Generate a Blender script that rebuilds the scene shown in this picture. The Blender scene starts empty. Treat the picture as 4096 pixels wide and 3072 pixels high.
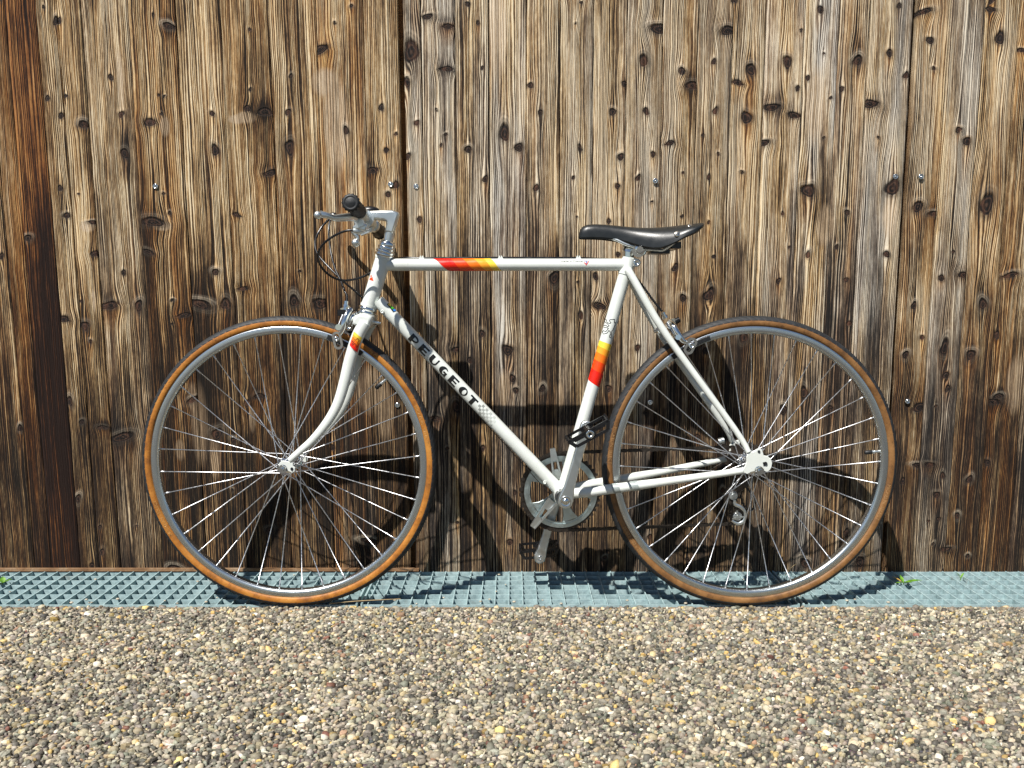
import bpy, math, random
import numpy as np
from mathutils import Vector, Matrix
R_ = math.radians
random.seed(7)
rng = np.random.default_rng(11)

# ------------------------------------------------------------------ camera, sky, sun, exposure
scene = bpy.context.scene
COL = scene.collection
CAM_D, CAM_H, PITCH, LEAN = 1.73746, 0.73123, 6.8, 0.5      # metres / degrees
FPX = 26.0 / 34.6 * 4096                                     # focal length in photograph pixels
WALL_Y = 0.2207                                              # front face of the boards
cam_d = bpy.data.cameras.new('camera')
cam_d.sensor_width = 34.6
cam_d.lens = 26.0
cam_d.clip_start = 0.02
cam_d.clip_end = 400
cam = bpy.data.objects.new('camera', cam_d)
COL.objects.link(cam)
cam.location = (0, -CAM_D, CAM_H)
cam.rotation_euler = (R_(90 - PITCH), 0, 0)
scene.camera = cam

SUN_TRAVEL = Vector((0.69, 1.0, -1.75)).normalized()         # the way the light goes
to_sun = -SUN_TRAVEL
elev = math.asin(to_sun.z)
azim = math.atan2(to_sun.x, to_sun.y)
world = bpy.data.worlds.new('World')
scene.world = world
world.use_nodes = True
wn = world.node_tree
bg = wn.nodes['Background']
sky = wn.nodes.new('ShaderNodeTexSky')
sky.sky_type = 'NISHITA'
sky.sun_disc = False
sky.sun_elevation = elev
sky.sun_rotation = azim
sky.altitude = 400
sky.air_density = 1.0
sky.dust_density = 0.6
wn.links.new(sky.outputs[0], bg.inputs[0])
bg.inputs[1].default_value = 0.05
sun_d = bpy.data.lights.new('sun', 'SUN')
sun_d.energy = 5.0
sun_d.angle = R_(0.5)
sun_d.color = (1.0, 0.96, 0.90)
sun = bpy.data.objects.new('sun', sun_d)
COL.objects.link(sun)
sun.location = to_sun * 6
sun.rotation_euler = SUN_TRAVEL.to_track_quat('-Z', 'Y').to_euler()
scene.view_settings.view_transform = 'Standard'
scene.view_settings.look = 'None'
scene.view_settings.gamma = 1.0
scene.view_settings.exposure = 0.55
scene.render.engine = 'CYCLES'
scene.cycles.max_bounces = 6
scene.cycles.caustics_reflective = False
scene.cycles.caustics_refractive = False

# ------------------------------------------------------------------ pixel of the photograph -> place in the scene
_p, _l = R_(PITCH), R_(LEAN)
_fwd = Vector((0, math.cos(_p), -math.sin(_p)))
_up = Vector((0, math.sin(_p), math.cos(_p)))
_O = Vector((0, -CAM_D, CAM_H))
def ray(px, py):
    return Vector((1, 0, 0)) * ((px - 2048) / FPX) + _up * ((1536 - py) / FPX) + _fwd
def on_wall(px, py, y=WALL_Y):
    d = ray(px, py); t = (y - _O.y) / d.y
    return _O + d * t
def on_ground(px, py, z=0.0):
    d = ray(px, py); t = (z - _O.z) / d.z
    return _O + d * t
_toL = Matrix.Rotation(_l, 4, 'X')
_OL = _toL @ _O
def L(px, py, c=0.0):
    """point of the bicycle (its own upright frame) seen at a pixel, c metres behind its middle plane"""
    d = _toL.to_3x3() @ ray(px, py); t = (c - _OL.y) / d.y
    return _OL + d * t
def zA(x, y, c=0.0): return L(1150 + .27125 * x, 700 + .27125 * y, c)
def zB(x, y, c=0.0): return L(1150 + .27125 * x, 1100 + .27125 * y, c)
def zC(x, y, c=0.0): return L(2200 + .31646 * x, 800 + .31646 * y, c)
def zD(x, y, c=0.0): return L(2000 + .42194 * x, 1600 + .42194 * y, c)
def zE(x, y, c=0.0): return L(2700 + .2712 * x, 1700 + .2712 * y, c)
def zF(x, y, c=0.0): return L(1000 + .15823 * x, 1750 + .15823 * y, c)
def zG(x, y, c=0.0): return L(2300 + .3316 * x, 1150 + .3316 * y, c)

# ------------------------------------------------------------------ mesh building
def link(o, parent=None):
    COL.objects.link(o)
    if parent is not None: o.parent = parent
    return o
def tag(o, label=None, cat=None, group=None, kind=None):
    if label: o['label'] = label
    if cat: o['category'] = cat
    if group: o['group'] = group
    if kind: o['kind'] = kind
    return o
def empty(name, loc=(0, 0, 0), parent=None):
    o = bpy.data.objects.new(name, None)
    o.location = loc
    o.empty_display_size = .05
    return link(o, parent)
class MB:
    def __init__(s): s.v = []; s.f = []; s.sm = []
    def add(s, vs, fs, smooth=True):
        b = len(s.v); s.v += [tuple(q) for q in vs]
        for f in fs: s.f.append(tuple(i + b for i in f)); s.sm.append(smooth)
    def tube(s, pts, rad, seg=12, cap=True, flat=None, up=None):
        """swept round (or oval: flat=(a,b) factors) tube through pts"""
        pts = [Vector(q) for q in pts]; n = len(pts)
        if not hasattr(rad, '__len__'): rad = [rad] * n
        vs = []; prev = None
        for i, q in enumerate(pts):
            t = (pts[min(i + 1, n - 1)] - pts[max(i - 1, 0)]).normalized()
            if prev is None:
                a = Vector((0, 1, 0)) if abs(t.y) < .9 else Vector((0, 0, 1))
                if up is not None: a = Vector(up)
            else: a = prev
            a = (a - t * a.dot(t)).normalized(); prev = a
            b = t.cross(a)
            fa, fb = flat if flat else (1, 1)
            for k in range(seg):
                w = 2 * math.pi * k / seg
                vs.append(q + (a * math.cos(w) * fa + b * math.sin(w) * fb) * rad[i])
        fs = []
        for i in range(n - 1):
            for k in range(seg):
                k2 = (k + 1) % seg
                fs.append((i * seg + k, i * seg + k2, (i + 1) * seg + k2, (i + 1) * seg + k))
        s.add(vs, fs)
        if cap:
            s.add(vs[:seg], [tuple(reversed(range(seg)))], False)
            s.add(vs[-seg:], [tuple(range(seg))], False)
        return s
    def cyl(s, a, b, r, seg=16, r2=None):
        return s.tube([a, b], [r, r if r2 is None else r2], seg)
    def lathe(s, origin, axis, prof, seg=24, close=False):
        """prof: (distance along axis, radius)"""
        o = Vector(origin); t = Vector(axis).normalized()
        a = Vector((0, 1, 0)) if abs(t.y) < .9 else Vector((0, 0, 1))
        a = (a - t * a.dot(t)).normalized(); b = t.cross(a)
        vs = []; n = len(prof)
        for (h, r) in prof:
            for k in range(seg):
                w = 2 * math.pi * k / seg
                vs.append(o + t * h + (a * math.cos(w) + b * math.sin(w)) * r)
        fs = []
        m = n if close else n - 1
        for i in range(m):
            j = (i + 1) % n
            for k in range(seg):
                k2 = (k + 1) % seg
                fs.append((i * seg + k, i * seg + k2, j * seg + k2, j * seg + k))
        s.add(vs, fs)
        return s
    def box(s, c, sx, sy, sz, M=None):
        vs = []
        for x in (-1, 1):
            for y in (-1, 1):
                for z in (-1, 1):
                    q = Vector((x * sx / 2, y * sy / 2, z * sz / 2))
                    if M is not None: q = M @ q
                    vs.append(q + Vector(c))
        s.add(vs, [(0, 1, 3, 2), (4, 6, 7, 5), (0, 4, 5, 1), (2, 3, 7, 6), (0, 2, 6, 4), (1, 5, 7, 3)], False)
        return s
    def bar(s, a, b, w, h, up=(0, 1, 0)):
        """rectangular bar from a to b: w across, h along up"""
        a = Vector(a); b = Vector(b); t = (b - a).normalized(); u = Vector(up); u = (u - t * u.dot(t)).normalized(); x = t.cross(u)
        vs = []
        for q in (a, b):
            for (i, j) in ((-1, -1), (1, -1), (1, 1), (-1, 1)): vs.append(q + x * (w / 2 * i) + u * (h / 2 * j))
        s.add(vs, [(0, 3, 2, 1), (4, 5, 6, 7), (0, 1, 5, 4), (1, 2, 6, 5), (2, 3, 7, 6), (3, 0, 4, 7)], False)
        return s
    def prism(s, pts, c0, c1, inset=0.0, bev=0.0, smooth=False):
        """outline (x,z points at any y) pushed from y=c0 to y=c1, edges bevelled by an inset"""
        P = [Vector((q[0], 0, q[2])) for q in pts]; n = len(P)
        cen = sum(P, Vector()) / n
        def lay(y, ins):
            o = []
            for i, q in enumerate(P):
                e1 = (P[i] - P[i - 1]).normalized(); e2 = (P[(i + 1) % n] - P[i]).normalized()
                nn = Vector((e1.z + e2.z, 0, -(e1.x + e2.x)))
                if nn.length < 1e-6: nn = cen - q
                nn.normalize()
                o.append(Vector((q.x, y, q.z)) + nn * ins * sgn)
            return o
        area = sum(P[i - 1].x * P[i].z - P[i].x * P[i - 1].z for i in range(n))
        sgn = -1 if area > 0 else 1
        if inset:
            A_ = [(inset * (1 - math.sin(R_(w))), bev * (1 - math.cos(R_(w)))) for w in ((0, 30, 60, 90) if smooth else (0, 90))]
            layers = [lay(c0 + b_, i_) for i_, b_ in A_] + [lay(c1 - b_, i_) for i_, b_ in reversed(A_)]
        else: layers = [lay(c0, 0), lay(c1, 0)]
        vs = [q for l_ in layers for q in l_]
        fs = []
        for j in range(len(layers) - 1):
            for i in range(n):
                i2 = (i + 1) % n
                fs.append((j * n + i, j * n + i2, (j + 1) * n + i2, (j + 1) * n + i))
        s.add(vs, fs, smooth)
        s.add(layers[0], [tuple(range(n))], False)
        s.add(layers[-1], [tuple(reversed(range(n)))], False)
        return s
    def sphere(s, c, r, seg=12, rings=8, sc=(1, 1, 1)):
        c = Vector(c); vs = []; fs = []
        for i in range(rings + 1):
            ph = math.pi * i / rings
            for k in range(seg):
                w = 2 * math.pi * k / seg
                vs.append(c + Vector((math.sin(ph) * math.cos(w) * r * sc[0], math.sin(ph) * math.sin(w) * r * sc[1], math.cos(ph) * r * sc[2])))
        for i in range(rings):
            for k in range(seg):
                k2 = (k + 1) % seg
                fs.append((i * seg + k, (i + 1) * seg + k, (i + 1) * seg + k2, i * seg + k2))
        s.add(vs, fs)
        return s
    def mesh(s, name, mat):
        me = bpy.data.meshes.new(name)
        me.from_pydata(s.v, [], s.f)
        me.polygons.foreach_set('use_smooth', s.sm)
        me.materials.append(mat)
        me.update()
        return me
    def build(s, name, mat, parent=None, label=None):
        o = bpy.data.objects.new(name, s.mesh(name, mat))
        link(o, parent)
        if label: o['label'] = label
        return o
def smooth_path(pts, n=6):
    """Catmull-Rom through pts"""
    P = [Vector(q) for q in pts]; out = []
    for i in range(len(P) - 1):
        p0 = P[max(i - 1, 0)]; p1 = P[i]; p2 = P[i + 1]; p3 = P[min(i + 2, len(P) - 1)]
        for k in range(n):
            t = k / n
            out.append(.5 * ((2 * p1) + (p2 - p0) * t + (2 * p0 - 5 * p1 + 4 * p2 - p3) * t * t + (3 * p1 - p0 - 3 * p2 + p3) * t ** 3))
    out.append(P[-1])
    return out
def lerp_list(vals, n):
    out = []
    for i in range(len(vals) - 1):
        for k in range(n): out.append(vals[i] + (vals[i + 1] - vals[i]) * k / n)
    return out + [vals[-1]]

# ------------------------------------------------------------------ materials
class NT:
    def __init__(s, name):
        s.mat = bpy.data.materials.new(name); s.mat.use_nodes = True
        s.t = s.mat.node_tree; s.bsdf = s.t.nodes['Principled BSDF']
    def n(s, typ, **kw):
        o = s.t.nodes.new(typ)
        for k, v in kw.items(): setattr(o, k, v)
        return o
    def put(s, sock, v):
        if v is None: return
        if isinstance(v, bpy.types.NodeSocket): s.t.links.new(v, sock)
        elif isinstance(v, (tuple, list)) and len(v) == 3 and sock.type == 'RGBA': sock.default_value = (*v, 1)
        else: sock.default_value = v
    def m(s, op, a, b=None, c=None, clamp=False):
        o = s.n('ShaderNodeMath', operation=op, use_clamp=clamp)
        s.put(o.inputs[0], a); s.put(o.inputs[1], b); s.put(o.inputs[2], c)
        return o.outputs[0]
    def vec(s, x, y, z):
        o = s.n('ShaderNodeCombineXYZ'); s.put(o.inputs[0], x); s.put(o.inputs[1], y); s.put(o.inputs[2], z)
        return o.outputs[0]
    def sep(s, v):
        o = s.n('ShaderNodeSeparateXYZ'); s.put(o.inputs[0], v); return o.outputs
    def noise(s, v, scale=1.0, detail=2.0, rough=.5, dist=0.0):
        o = s.n('ShaderNodeTexNoise'); s.put(o.inputs['Vector'], v)
        o.inputs['Scale'].default_value = scale; o.inputs['Detail'].default_value = detail
        o.inputs['Roughness'].default_value = rough; o.inputs['Distortion'].default_value = dist
        return o.outputs[0]
    def ramp(s, f, stops, interp='LINEAR'):
        o = s.n('ShaderNodeValToRGB'); s.put(o.inputs[0], f); o.color_ramp.interpolation = interp
        e = o.color_ramp.elements
        while len(e) < len(stops): e.new(0.5)
        for i, (q, c) in enumerate(stops):
            e[i].position = q
            e[i].color = (*c, 1) if len(c) == 3 else c
        return o.outputs[0]
    def rng(s, f, a, b, c=0.0, d=1.0, smooth=False):
        o = s.n('ShaderNodeMapRange'); o.interpolation_type = 'SMOOTHSTEP' if smooth else 'LINEAR'
        s.put(o.inputs[0], f)
        for i, v in zip((1, 2, 3, 4), (a, b, c, d)): s.put(o.inputs[i], v)
        return o.outputs[0]
    def mix(s, f, a, b, blend='MIX'):
        o = s.n('ShaderNodeMix', data_type='RGBA', blend_type=blend)
        s.put(o.inputs[0], f); s.put(o.inputs[6], a); s.put(o.inputs[7], b)
        return o.outputs[2]
    def attr(s, name):
        o = s.n('ShaderNodeAttribute', attribute_name=name); return o
    def bump(s, h, strength=1.0, dist=.001):
        o = s.n('ShaderNodeBump'); s.put(o.inputs['Height'], h)
        o.inputs['Strength'].default_value = strength; o.inputs['Distance'].default_value = dist
        s.t.links.new(o.outputs[0], s.bsdf.inputs['Normal'])
    def set(s, **kw):
        for k, v in kw.items(): s.put(s.bsdf.inputs[k.replace('_', ' ')], v)
        return s.mat
def simple(name, col, rough=.5, metal=0.0, var=.12, scale=60, bump=0.0, spec=None, coat=0.0, rvar=.12):
    g = NT(name)
    tc = g.n('ShaderNodeTexCoord').outputs['Object']
    nz = g.noise(tc, scale, 4, .6)
    lo = tuple(c * (1 - var) for c in col); hi = tuple(min(1, c * (1 + var)) for c in col)
    c = g.ramp(nz, [(.3, lo), (.7, hi)])
    g.set(Base_Color=c, Metallic=metal, Roughness=g.rng(nz, .3, .7, max(.02, rough - rvar), min(1, rough + rvar)))
    if spec is not None: g.set(Specular_IOR_Level=spec)
    if coat: g.set(Coat_Weight=coat, Coat_Roughness=.08)
    if bump: g.bump(g.noise(tc, scale * 6, 3), 1.0, bump)
    return g.mat

M = {}
# white frame paint: a little greenish, with faint grime and small chips
g = NT('white_paint')
tc = g.n('ShaderNodeTexCoord').outputs['Object']
nz = g.noise(tc, 14, 5, .6)
c = g.ramp(nz, [(.3, (.63, .66, .61)), (.62, (.72, .755, .72))])
chip = g.rng(g.noise(tc, 240, 2, .5), .745, .77)
c = g.mix(chip, c, (.16, .13, .10))
g.set(Base_Color=c, Roughness=g.rng(nz, .3, .7, .34, .22), Coat_Weight=.35, Coat_Roughness=.12)
M['white'] = g.mat
M['chrome'] = simple('chrome', (.74, .76, .75), .12, 1.0, .04, 60, rvar=.04)
M['alu'] = simple('polished_aluminium', (.74, .785, .785), .36, 1.0, .03, 30, rvar=.04)
M['alu_dull'] = simple('dull_aluminium', (.55, .58, .58), .42, 1.0, .16, 70, bump=.0002)
M['ring'] = simple('chainring_alloy', (.50, .58, .58), .40, 1.0, .14, 60)
M['black'] = simple('black_rubber', (.009, .010, .011), .5, 0, .25, 80, bump=.0002)
M['black_gloss'] = simple('black_plastic', (.007, .007, .008), .30, 0, .2, 60)
M['leather'] = simple('black_leather', (.010, .012, .013), .36, 0, .15, 60, bump=.00012, rvar=.05)
M['chainblack'] = simple('oily_chain', (.05, .042, .035), .45, .7, .3, 200)
M['rivet'] = simple('steel_rivet', (.62, .58, .50), .3, 1, .2, 200)
M['spoke'] = simple('spoke_steel', (.70, .71, .73), .38, 1, .08, 200)
M['cog'] = simple('freewheel_steel', (.09, .07, .055), .42, .8, .3, 120)
M['decal_black'] = simple('decal_black', (.012, .012, .012), .3, 0, .1, 90)
M['decal_grey'] = simple('decal_grey', (.34, .38, .37), .35, .2, .06, 90)
for k, col in dict(red=(.75, .014, .004), vermilion=(.83, .06, .004), orange=(.88, .18, .008), amber=(.90, .36, .025), yellow=(.92, .66, .06), pale=(.9, .82, .35),
                   green=(.05, .45, .03), blue=(.03, .2, .6), violet=(.09, .06, .35)).items():
    M[k] = simple('decal_' + k, col, .3, 0, .04, 60, coat=.3)
# tyre tread
g = NT('tyre_tread')
tc = g.n('ShaderNodeTexCoord').outputs['Object']
nz = g.noise(tc, 90, 4, .6)
g.set(Base_Color=g.ramp(nz, [(.3, (.007, .008, .009)), (.7, (.020, .022, .025))]), Roughness=.62)
g.bump(g.noise(tc, 700, 2), .6, .0004)
M['tread'] = g.mat
def sidewall(name, lo, mid, hi):
    g = NT(name)
    tc = g.n('ShaderNodeTexCoord').outputs['Object']
    nz = g.noise(tc, 26, 6, .68)
    c = g.ramp(nz, [(.28, lo), (.5, mid), (.72, hi)])
    speck = g.rng(g.noise(tc, 160, 3, .6), .6, .72)
    c = g.mix(g.m('MULTIPLY', speck, .6), c, tuple(q * .35 for q in lo))
    g.set(Base_Color=c, Roughness=.58)
    g.bump(g.noise(tc, 260, 4, .6), .7, .0005)
    return g.mat
M['skin_front'] = sidewall('amber_sidewall', (.15, .050, .008), (.38, .14, .016), (.52, .23, .04))
M['skin_rear'] = sidewall('brown_sidewall', (.085, .038, .012), (.20, .092, .026), (.30, .15, .05))
M['emboss_front'] = simple('raised_rubber_front', (.46, .24, .07), .5, 0, .2, 120)
M['emboss_rear'] = simple('raised_rubber_rear', (.36, .2, .08), .5, 0, .2, 120)
# brushed rim
g = NT('brushed_rim')
tc = g.n('ShaderNodeTexCoord').outputs['Object']
x, y, z = g.sep(tc)
rad = g.m('SQRT', g.m('ADD', g.m('MULTIPLY', x, x), g.m('MULTIPLY', z, z)))
ln = g.noise(g.vec(g.m('MULTIPLY', rad, 1500), g.m('MULTIPLY', x, 2), g.m('MULTIPLY', z, 2)), 1, 3, .6)
g.set(Base_Color=g.ramp(ln, [(.3, (.42, .47, .48)), (.65, (.80, .83, .84))]), Metallic=1.0, Roughness=g.rng(ln, .3, .7, .34, .20))
g.bump(ln, .5, .0004)
M['rim'] = g.mat
# galvanised steel
g = NT('galvanised_steel')
tc = g.n('ShaderNodeNewGeometry').outputs['Position']
vo = g.n('ShaderNodeTexVoronoi'); g.put(vo.inputs['Vector'], tc); vo.inputs['Scale'].default_value = 130
nz = g.noise(tc, 42, 6, .75)
c = g.ramp(nz, [(.28, (.24, .30, .315)), (.5, (.43, .505, .52)), (.72, (.64, .71, .72))])
vb = g.n('ShaderNodeRGBToBW'); g.put(vb.inputs[0], vo.outputs['Color']); c = g.mix(.22, c, g.ramp(vb.outputs[0], [(.2, (.3, .3, .3)), (.8, (.7, .7, .7))]), 'OVERLAY')
c = g.mix(1.0, c, (.86, 1.0, 1.0), 'MULTIPLY')
c = g.mix(g.rng(g.noise(tc, 9, 5, .7), .60, .74, 0, .7), c, (.20, .15, .10))
g.set(Base_Color=c, Metallic=.2, Roughness=g.rng(nz, .3, .7, .6, .42))
M['galv'] = g.mat
g = NT('rusty_angle')
tc = g.n('ShaderNodeNewGeometry').outputs['Position']
nz = g.noise(tc, 22, 6, .7)
g.set(Base_Color=g.ramp(nz, [(.3, (.10, .05, .022)), (.5, (.24, .13, .06)), (.7, (.34, .24, .15))]), Roughness=.85)
g.bump(g.noise(tc, 300, 4), .6, .001)
M['rust'] = g.mat

# weathered boards: warped grain coordinate, knot distance and streaks come from the mesh
def wood(name):
    g = NT(name)
    pos = g.n('ShaderNodeNewGeometry').outputs['Position']
    x, y, z = g.sep(pos)
    gu = g.attr('gu').outputs['Fac']
    kd = g.attr('kd').outputs['Fac']
    st = g.attr('st').outputs['Fac']
    ch = g.attr('ch').outputs['Fac']
    tone = g.attr('tone').outputs['Vector']
    warm, bleach, seed = g.sep(tone)
    sd = g.m('MULTIPLY', seed, 37.0)
    wob = g.m('MULTIPLY', g.m('SUBTRACT', g.noise(g.vec(g.m('MULTIPLY', gu, 9), g.m('MULTIPLY', z, 2.2), sd), 1, 2), .5), .009)
    wob2 = g.m('MULTIPLY', g.m('SUBTRACT', g.noise(g.vec(g.m('MULTIPLY', gu, 60), g.m('MULTIPLY', z, 14), sd), 1, 2), .5), .0022)
    u = g.m('ADD', gu, g.m('ADD', wob, wob2))
    freq = g.rng(seed, 0, 1, 1050, 1900)
    # annual rings: eroded pale bands between dark hard lines
    slow = g.noise(g.vec(g.m('MULTIPLY', u, 55), g.m('MULTIPLY', z, .7), sd), 1, 3)
    ph = g.m('ADD', g.m('MULTIPLY', u, freq), g.m('MULTIPLY', slow, 34))
    ring = g.m('MULTIPLY_ADD', g.m('SINE', ph), .5, .5)
    ring = g.m('POWER', ring, .75)
    streak = g.noise(g.vec(g.m('MULTIPLY', u, 430), g.m('MULTIPLY', z, 2.6), sd), 1, 4, .65)
    streak = g.rng(streak, .28, .72)
    fine = g.noise(g.vec(g.m('MULTIPLY', u, 1150), g.m('MULTIPLY', z, 55), sd), 1, 3, .7)
    fib = g.noise(g.vec(g.m('MULTIPLY', u, 700), g.m('MULTIPLY', z, 9), sd), 1, 3, .6)
    broad = g.noise(g.vec(g.m('MULTIPLY', x, 17), g.m('MULTIPLY', z, 2.6), sd), 1, 4, .6)
    mot = g.noise(g.vec(g.m('MULTIPLY', x, 60), g.m('MULTIPLY', z, 16), sd), 1, 4, .65)
    amp = g.rng(g.noise(g.vec(g.m('MULTIPLY', u, 40), g.m('MULTIPLY', z, 1.1), g.m('ADD', sd, 5)), 1, 2), .3, .7, .25, .75)
    line = g.m('ADD', g.m('MULTIPLY', ring, amp), g.m('MULTIPLY', streak, g.m('SUBTRACT', 1.0, amp)))
    val = g.m('ADD', line, g.m('MULTIPLY', g.m('SUBTRACT', fine, .5), .55))
    val = g.m('ADD', val, g.m('MULTIPLY', g.m('SUBTRACT', fib, .5), .35))
    val = g.m('ADD', val, g.m('MULTIPLY', g.m('SUBTRACT', broad, .5), .8))
    val = g.m('ADD', val, g.m('MULTIPLY', g.m('SUBTRACT', mot, .5), .45))
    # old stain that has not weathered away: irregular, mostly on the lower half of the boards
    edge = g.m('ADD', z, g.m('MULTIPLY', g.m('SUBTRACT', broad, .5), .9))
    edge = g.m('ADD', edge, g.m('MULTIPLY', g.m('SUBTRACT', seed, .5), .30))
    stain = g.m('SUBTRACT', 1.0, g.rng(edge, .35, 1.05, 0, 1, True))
    crack = g.rng(g.noise(g.vec(g.m('MULTIPLY', u, 420), g.m('MULTIPLY', z, 1.5), g.m('ADD', sd, 21)), 1, 2, .5), .665, .70)
    val = g.m('MULTIPLY_ADD', g.m('SUBTRACT', val, .5), 1.6, .50)
    val = g.m('SUBTRACT', val, g.m('MULTIPLY', g.attr('dk').outputs['Fac'], .55))
    val = g.m('SUBTRACT', val, g.m('MULTIPLY', crack, .28))
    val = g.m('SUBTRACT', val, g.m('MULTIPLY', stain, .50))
    val = g.m('ADD', val, g.m('MULTIPLY', bleach, .22))
    col = g.ramp(val, [(0.0, (.008, .005, .003)), (.20, (.034, .020, .010)), (.40, (.125, .074, .034)),
                       (.60, (.315, .195, .085)), (.82, (.60, .42, .21)), (1.0, (.80, .66, .44))])
    # silver weathering and warm resin patches
    grey = g.ramp(val, [(0.0, (.014, .013, .013)), (.25, (.055, .050, .045)), (.5, (.17, .155, .135)), (.75, (.38, .355, .31)), (1.0, (.66, .63, .57))])
    gf = g.m('MULTIPLY', g.rng(g.noise(g.vec(g.m('MULTIPLY', x, 22), g.m('MULTIPLY', z, 1.8), g.m('ADD', sd, 3)), 1, 3), .35, .62), g.m('MULTIPLY', bleach, .95), clamp=True)
    col = g.mix(gf, col, grey)
    of = g.rng(g.noise(g.vec(g.m('MULTIPLY', u, 50), g.m('MULTIPLY', z, 2.6), g.m('ADD', sd, 9)), 1, 3, .6), .40, .62)
    of = g.m('ADD', g.m('MULTIPLY', of, warm), g.m('MULTIPLY', st, .8), clamp=True)
    warmcol = g.ramp(val, [(0.0, (.022, .010, .004)), (.3, (.12, .042, .010)), (.6, (.34, .145, .035)), (1.0, (.66, .42, .17))])
    col = g.mix(of, col, warmcol)
    redf = g.rng(warm, 1.0, 1.6, 0, .9)
    col = g.mix(redf, col, g.ramp(val, [(0.0, (.012, .004, .002)), (.35, (.085, .026, .006)), (.65, (.26, .095, .022)), (1.0, (.5, .25, .08))]))
    # bare pale chips and lighter patches
    chf = g.m('MULTIPLY', g.rng(ch, .25, .6), g.rng(fib, .3, .6, .35, 1.0))
    col = g.mix(chf, col, g.ramp(val, [(0, (.13, .085, .05)), (.5, (.46, .33, .20)), (1, (.72, .58, .42))]))
    # knots
    kn = g.m('ADD', kd, g.m('MULTIPLY', g.m('SUBTRACT', mot, .5), .55))
    kn = g.m('ADD', kn, g.m('MULTIPLY', g.m('SUBTRACT', fine, .5), .25))
    kh = g.attr('kh').outputs['Fac']
    halo = g.m('MULTIPLY', g.m('MULTIPLY', g.rng(kn, 1.0, 1.3, 0, 1, True), g.rng(kn, 1.35, 2.6, 1, 0, True)), kh)
    kring = g.m('MULTIPLY_ADD', g.m('SINE', g.m('MULTIPLY', kn, 13)), .5, .5)
    halocol = g.mix(g.m('MULTIPLY', g.m('MULTIPLY', kring, fine), 1.3, clamp=True), (.56, .47, .35), (.05, .035, .022))
    col = g.mix(g.m('MULTIPLY', halo, g.rng(fib, .35, .6, .25, .75)), col, halocol)
    rim = g.m('MULTIPLY', g.rng(kn, .8, 1.05, 0, 1, True), g.rng(kn, 1.05, 1.7, 1, 0, True))
    col = g.mix(g.m('MULTIPLY', rim, .55), col, (.022, .015, .010))
    core = g.rng(kn, .85, 1.12, 1, 0, True)
    corecol = g.mix(g.rng(g.m('MULTIPLY', kring, fine), .25, .6), (.009, .006, .005), (.075, .040, .024))
    corecol = g.mix(g.m('MULTIPLY', g.rng(mot, .5, .75), .5), corecol, (.20, .085, .045))
    col = g.mix(core, col, corecol)
    g.set(Base_Color=col, Roughness=g.rng(val, 0, 1, .92, .66), Specular_IOR_Level=.3)
    h = g.m('ADD', g.m('MULTIPLY', line, 1.0), g.m('MULTIPLY', fine, .35))
    h = g.m('SUBTRACT', h, g.m('MULTIPLY', crack, .8))
    h = g.m('ADD', h, g.m('MULTIPLY', fib, .5))
    h = g.m('SUBTRACT', h, g.m('MULTIPLY', core, .9))
    h = g.m('ADD', h, g.m('MULTIPLY', halo, .6))
    g.bump(h, .9, .0024)
    return g.mat
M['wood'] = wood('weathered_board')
g = NT('batten_wood')
pos = g.n('ShaderNodeNewGeometry').outputs['Position']
x, y, z = g.sep(pos)
nz = g.noise(g.vec(g.m('MULTIPLY', x, 200), y, g.m('MULTIPLY', z, 4)), 1, 4, .6)
sw = g.noise(g.vec(g.m('MULTIPLY', x, 5), y, g.m('MULTIPLY', z, 260)), 1, 2, .6)
g.set(Base_Color=g.ramp(g.m('ADD', g.m('MULTIPLY', nz, .6), g.m('MULTIPLY', sw, .4)), [(.3, (.03, .013, .005)), (.55, (.17, .08, .024)), (.75, (.36, .2, .07))]), Roughness=.85)
g.bump(sw, .7, .002)
M['batten'] = g.mat

# washed concrete: pebbles carry their own colour, the cement between is grey
g = NT('pebble')
ca = g.attr('pcol').outputs['Color']
pos = g.n('ShaderNodeNewGeometry').outputs['Position']
nz = g.noise(pos, 420, 4, .65)
c = g.mix(.55, ca, g.ramp(nz, [(.25, (.22, .20, .18)), (.5, (.5, .5, .5)), (.8, (.82, .8, .76))]), 'OVERLAY')
g.set(Base_Color=c, Roughness=g.rng(nz, .3, .7, .72, .5), Specular_IOR_Level=.35)
g.bump(nz, .6, .0008)
M['pebble'] = g.mat
g = NT('washed_concrete')
pos = g.n('ShaderNodeNewGeometry').outputs['Position']
vo = g.n('ShaderNodeTexVoronoi'); g.put(vo.inputs['Vector'], pos); vo.inputs['Scale'].default_value = 85
nz = g.noise(pos, 120, 4, .6)
c = g.mix(.35, (.11, .10, .08), vo.outputs['Color'], 'SOFT_LIGHT')
c = g.mix(g.rng(vo.outputs['Distance'], .35, .6), c, (.020, .018, .015))
c = g.mix(g.m('MULTIPLY', nz, .4), c, (.03, .027, .022))
g.set(Base_Color=c, Roughness=.85)
g.bump(g.m('SUBTRACT', 1.0, vo.outputs['Distance']), 1.0, .006)
M['ground'] = g.mat
M['concrete'] = simple('channel_concrete', (.05, .048, .043), .9, 0, .3, 30)
g = NT('leaf')
tc = g.n('ShaderNodeTexCoord').outputs['Object']
g.set(Base_Color=g.ramp(g.noise(tc, 120, 3), [(.3, (.03, .11, .008)), (.7, (.14, .30, .02))]), Roughness=.45)
M['leaf'] = g.mat
M['dry_leaf'] = simple('dry_leaf', (.40, .25, .06), .7, 0, .3, 150)
M['straw'] = simple('dry_stalk', (.30, .22, .11), .7, 0, .3, 90)

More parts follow.
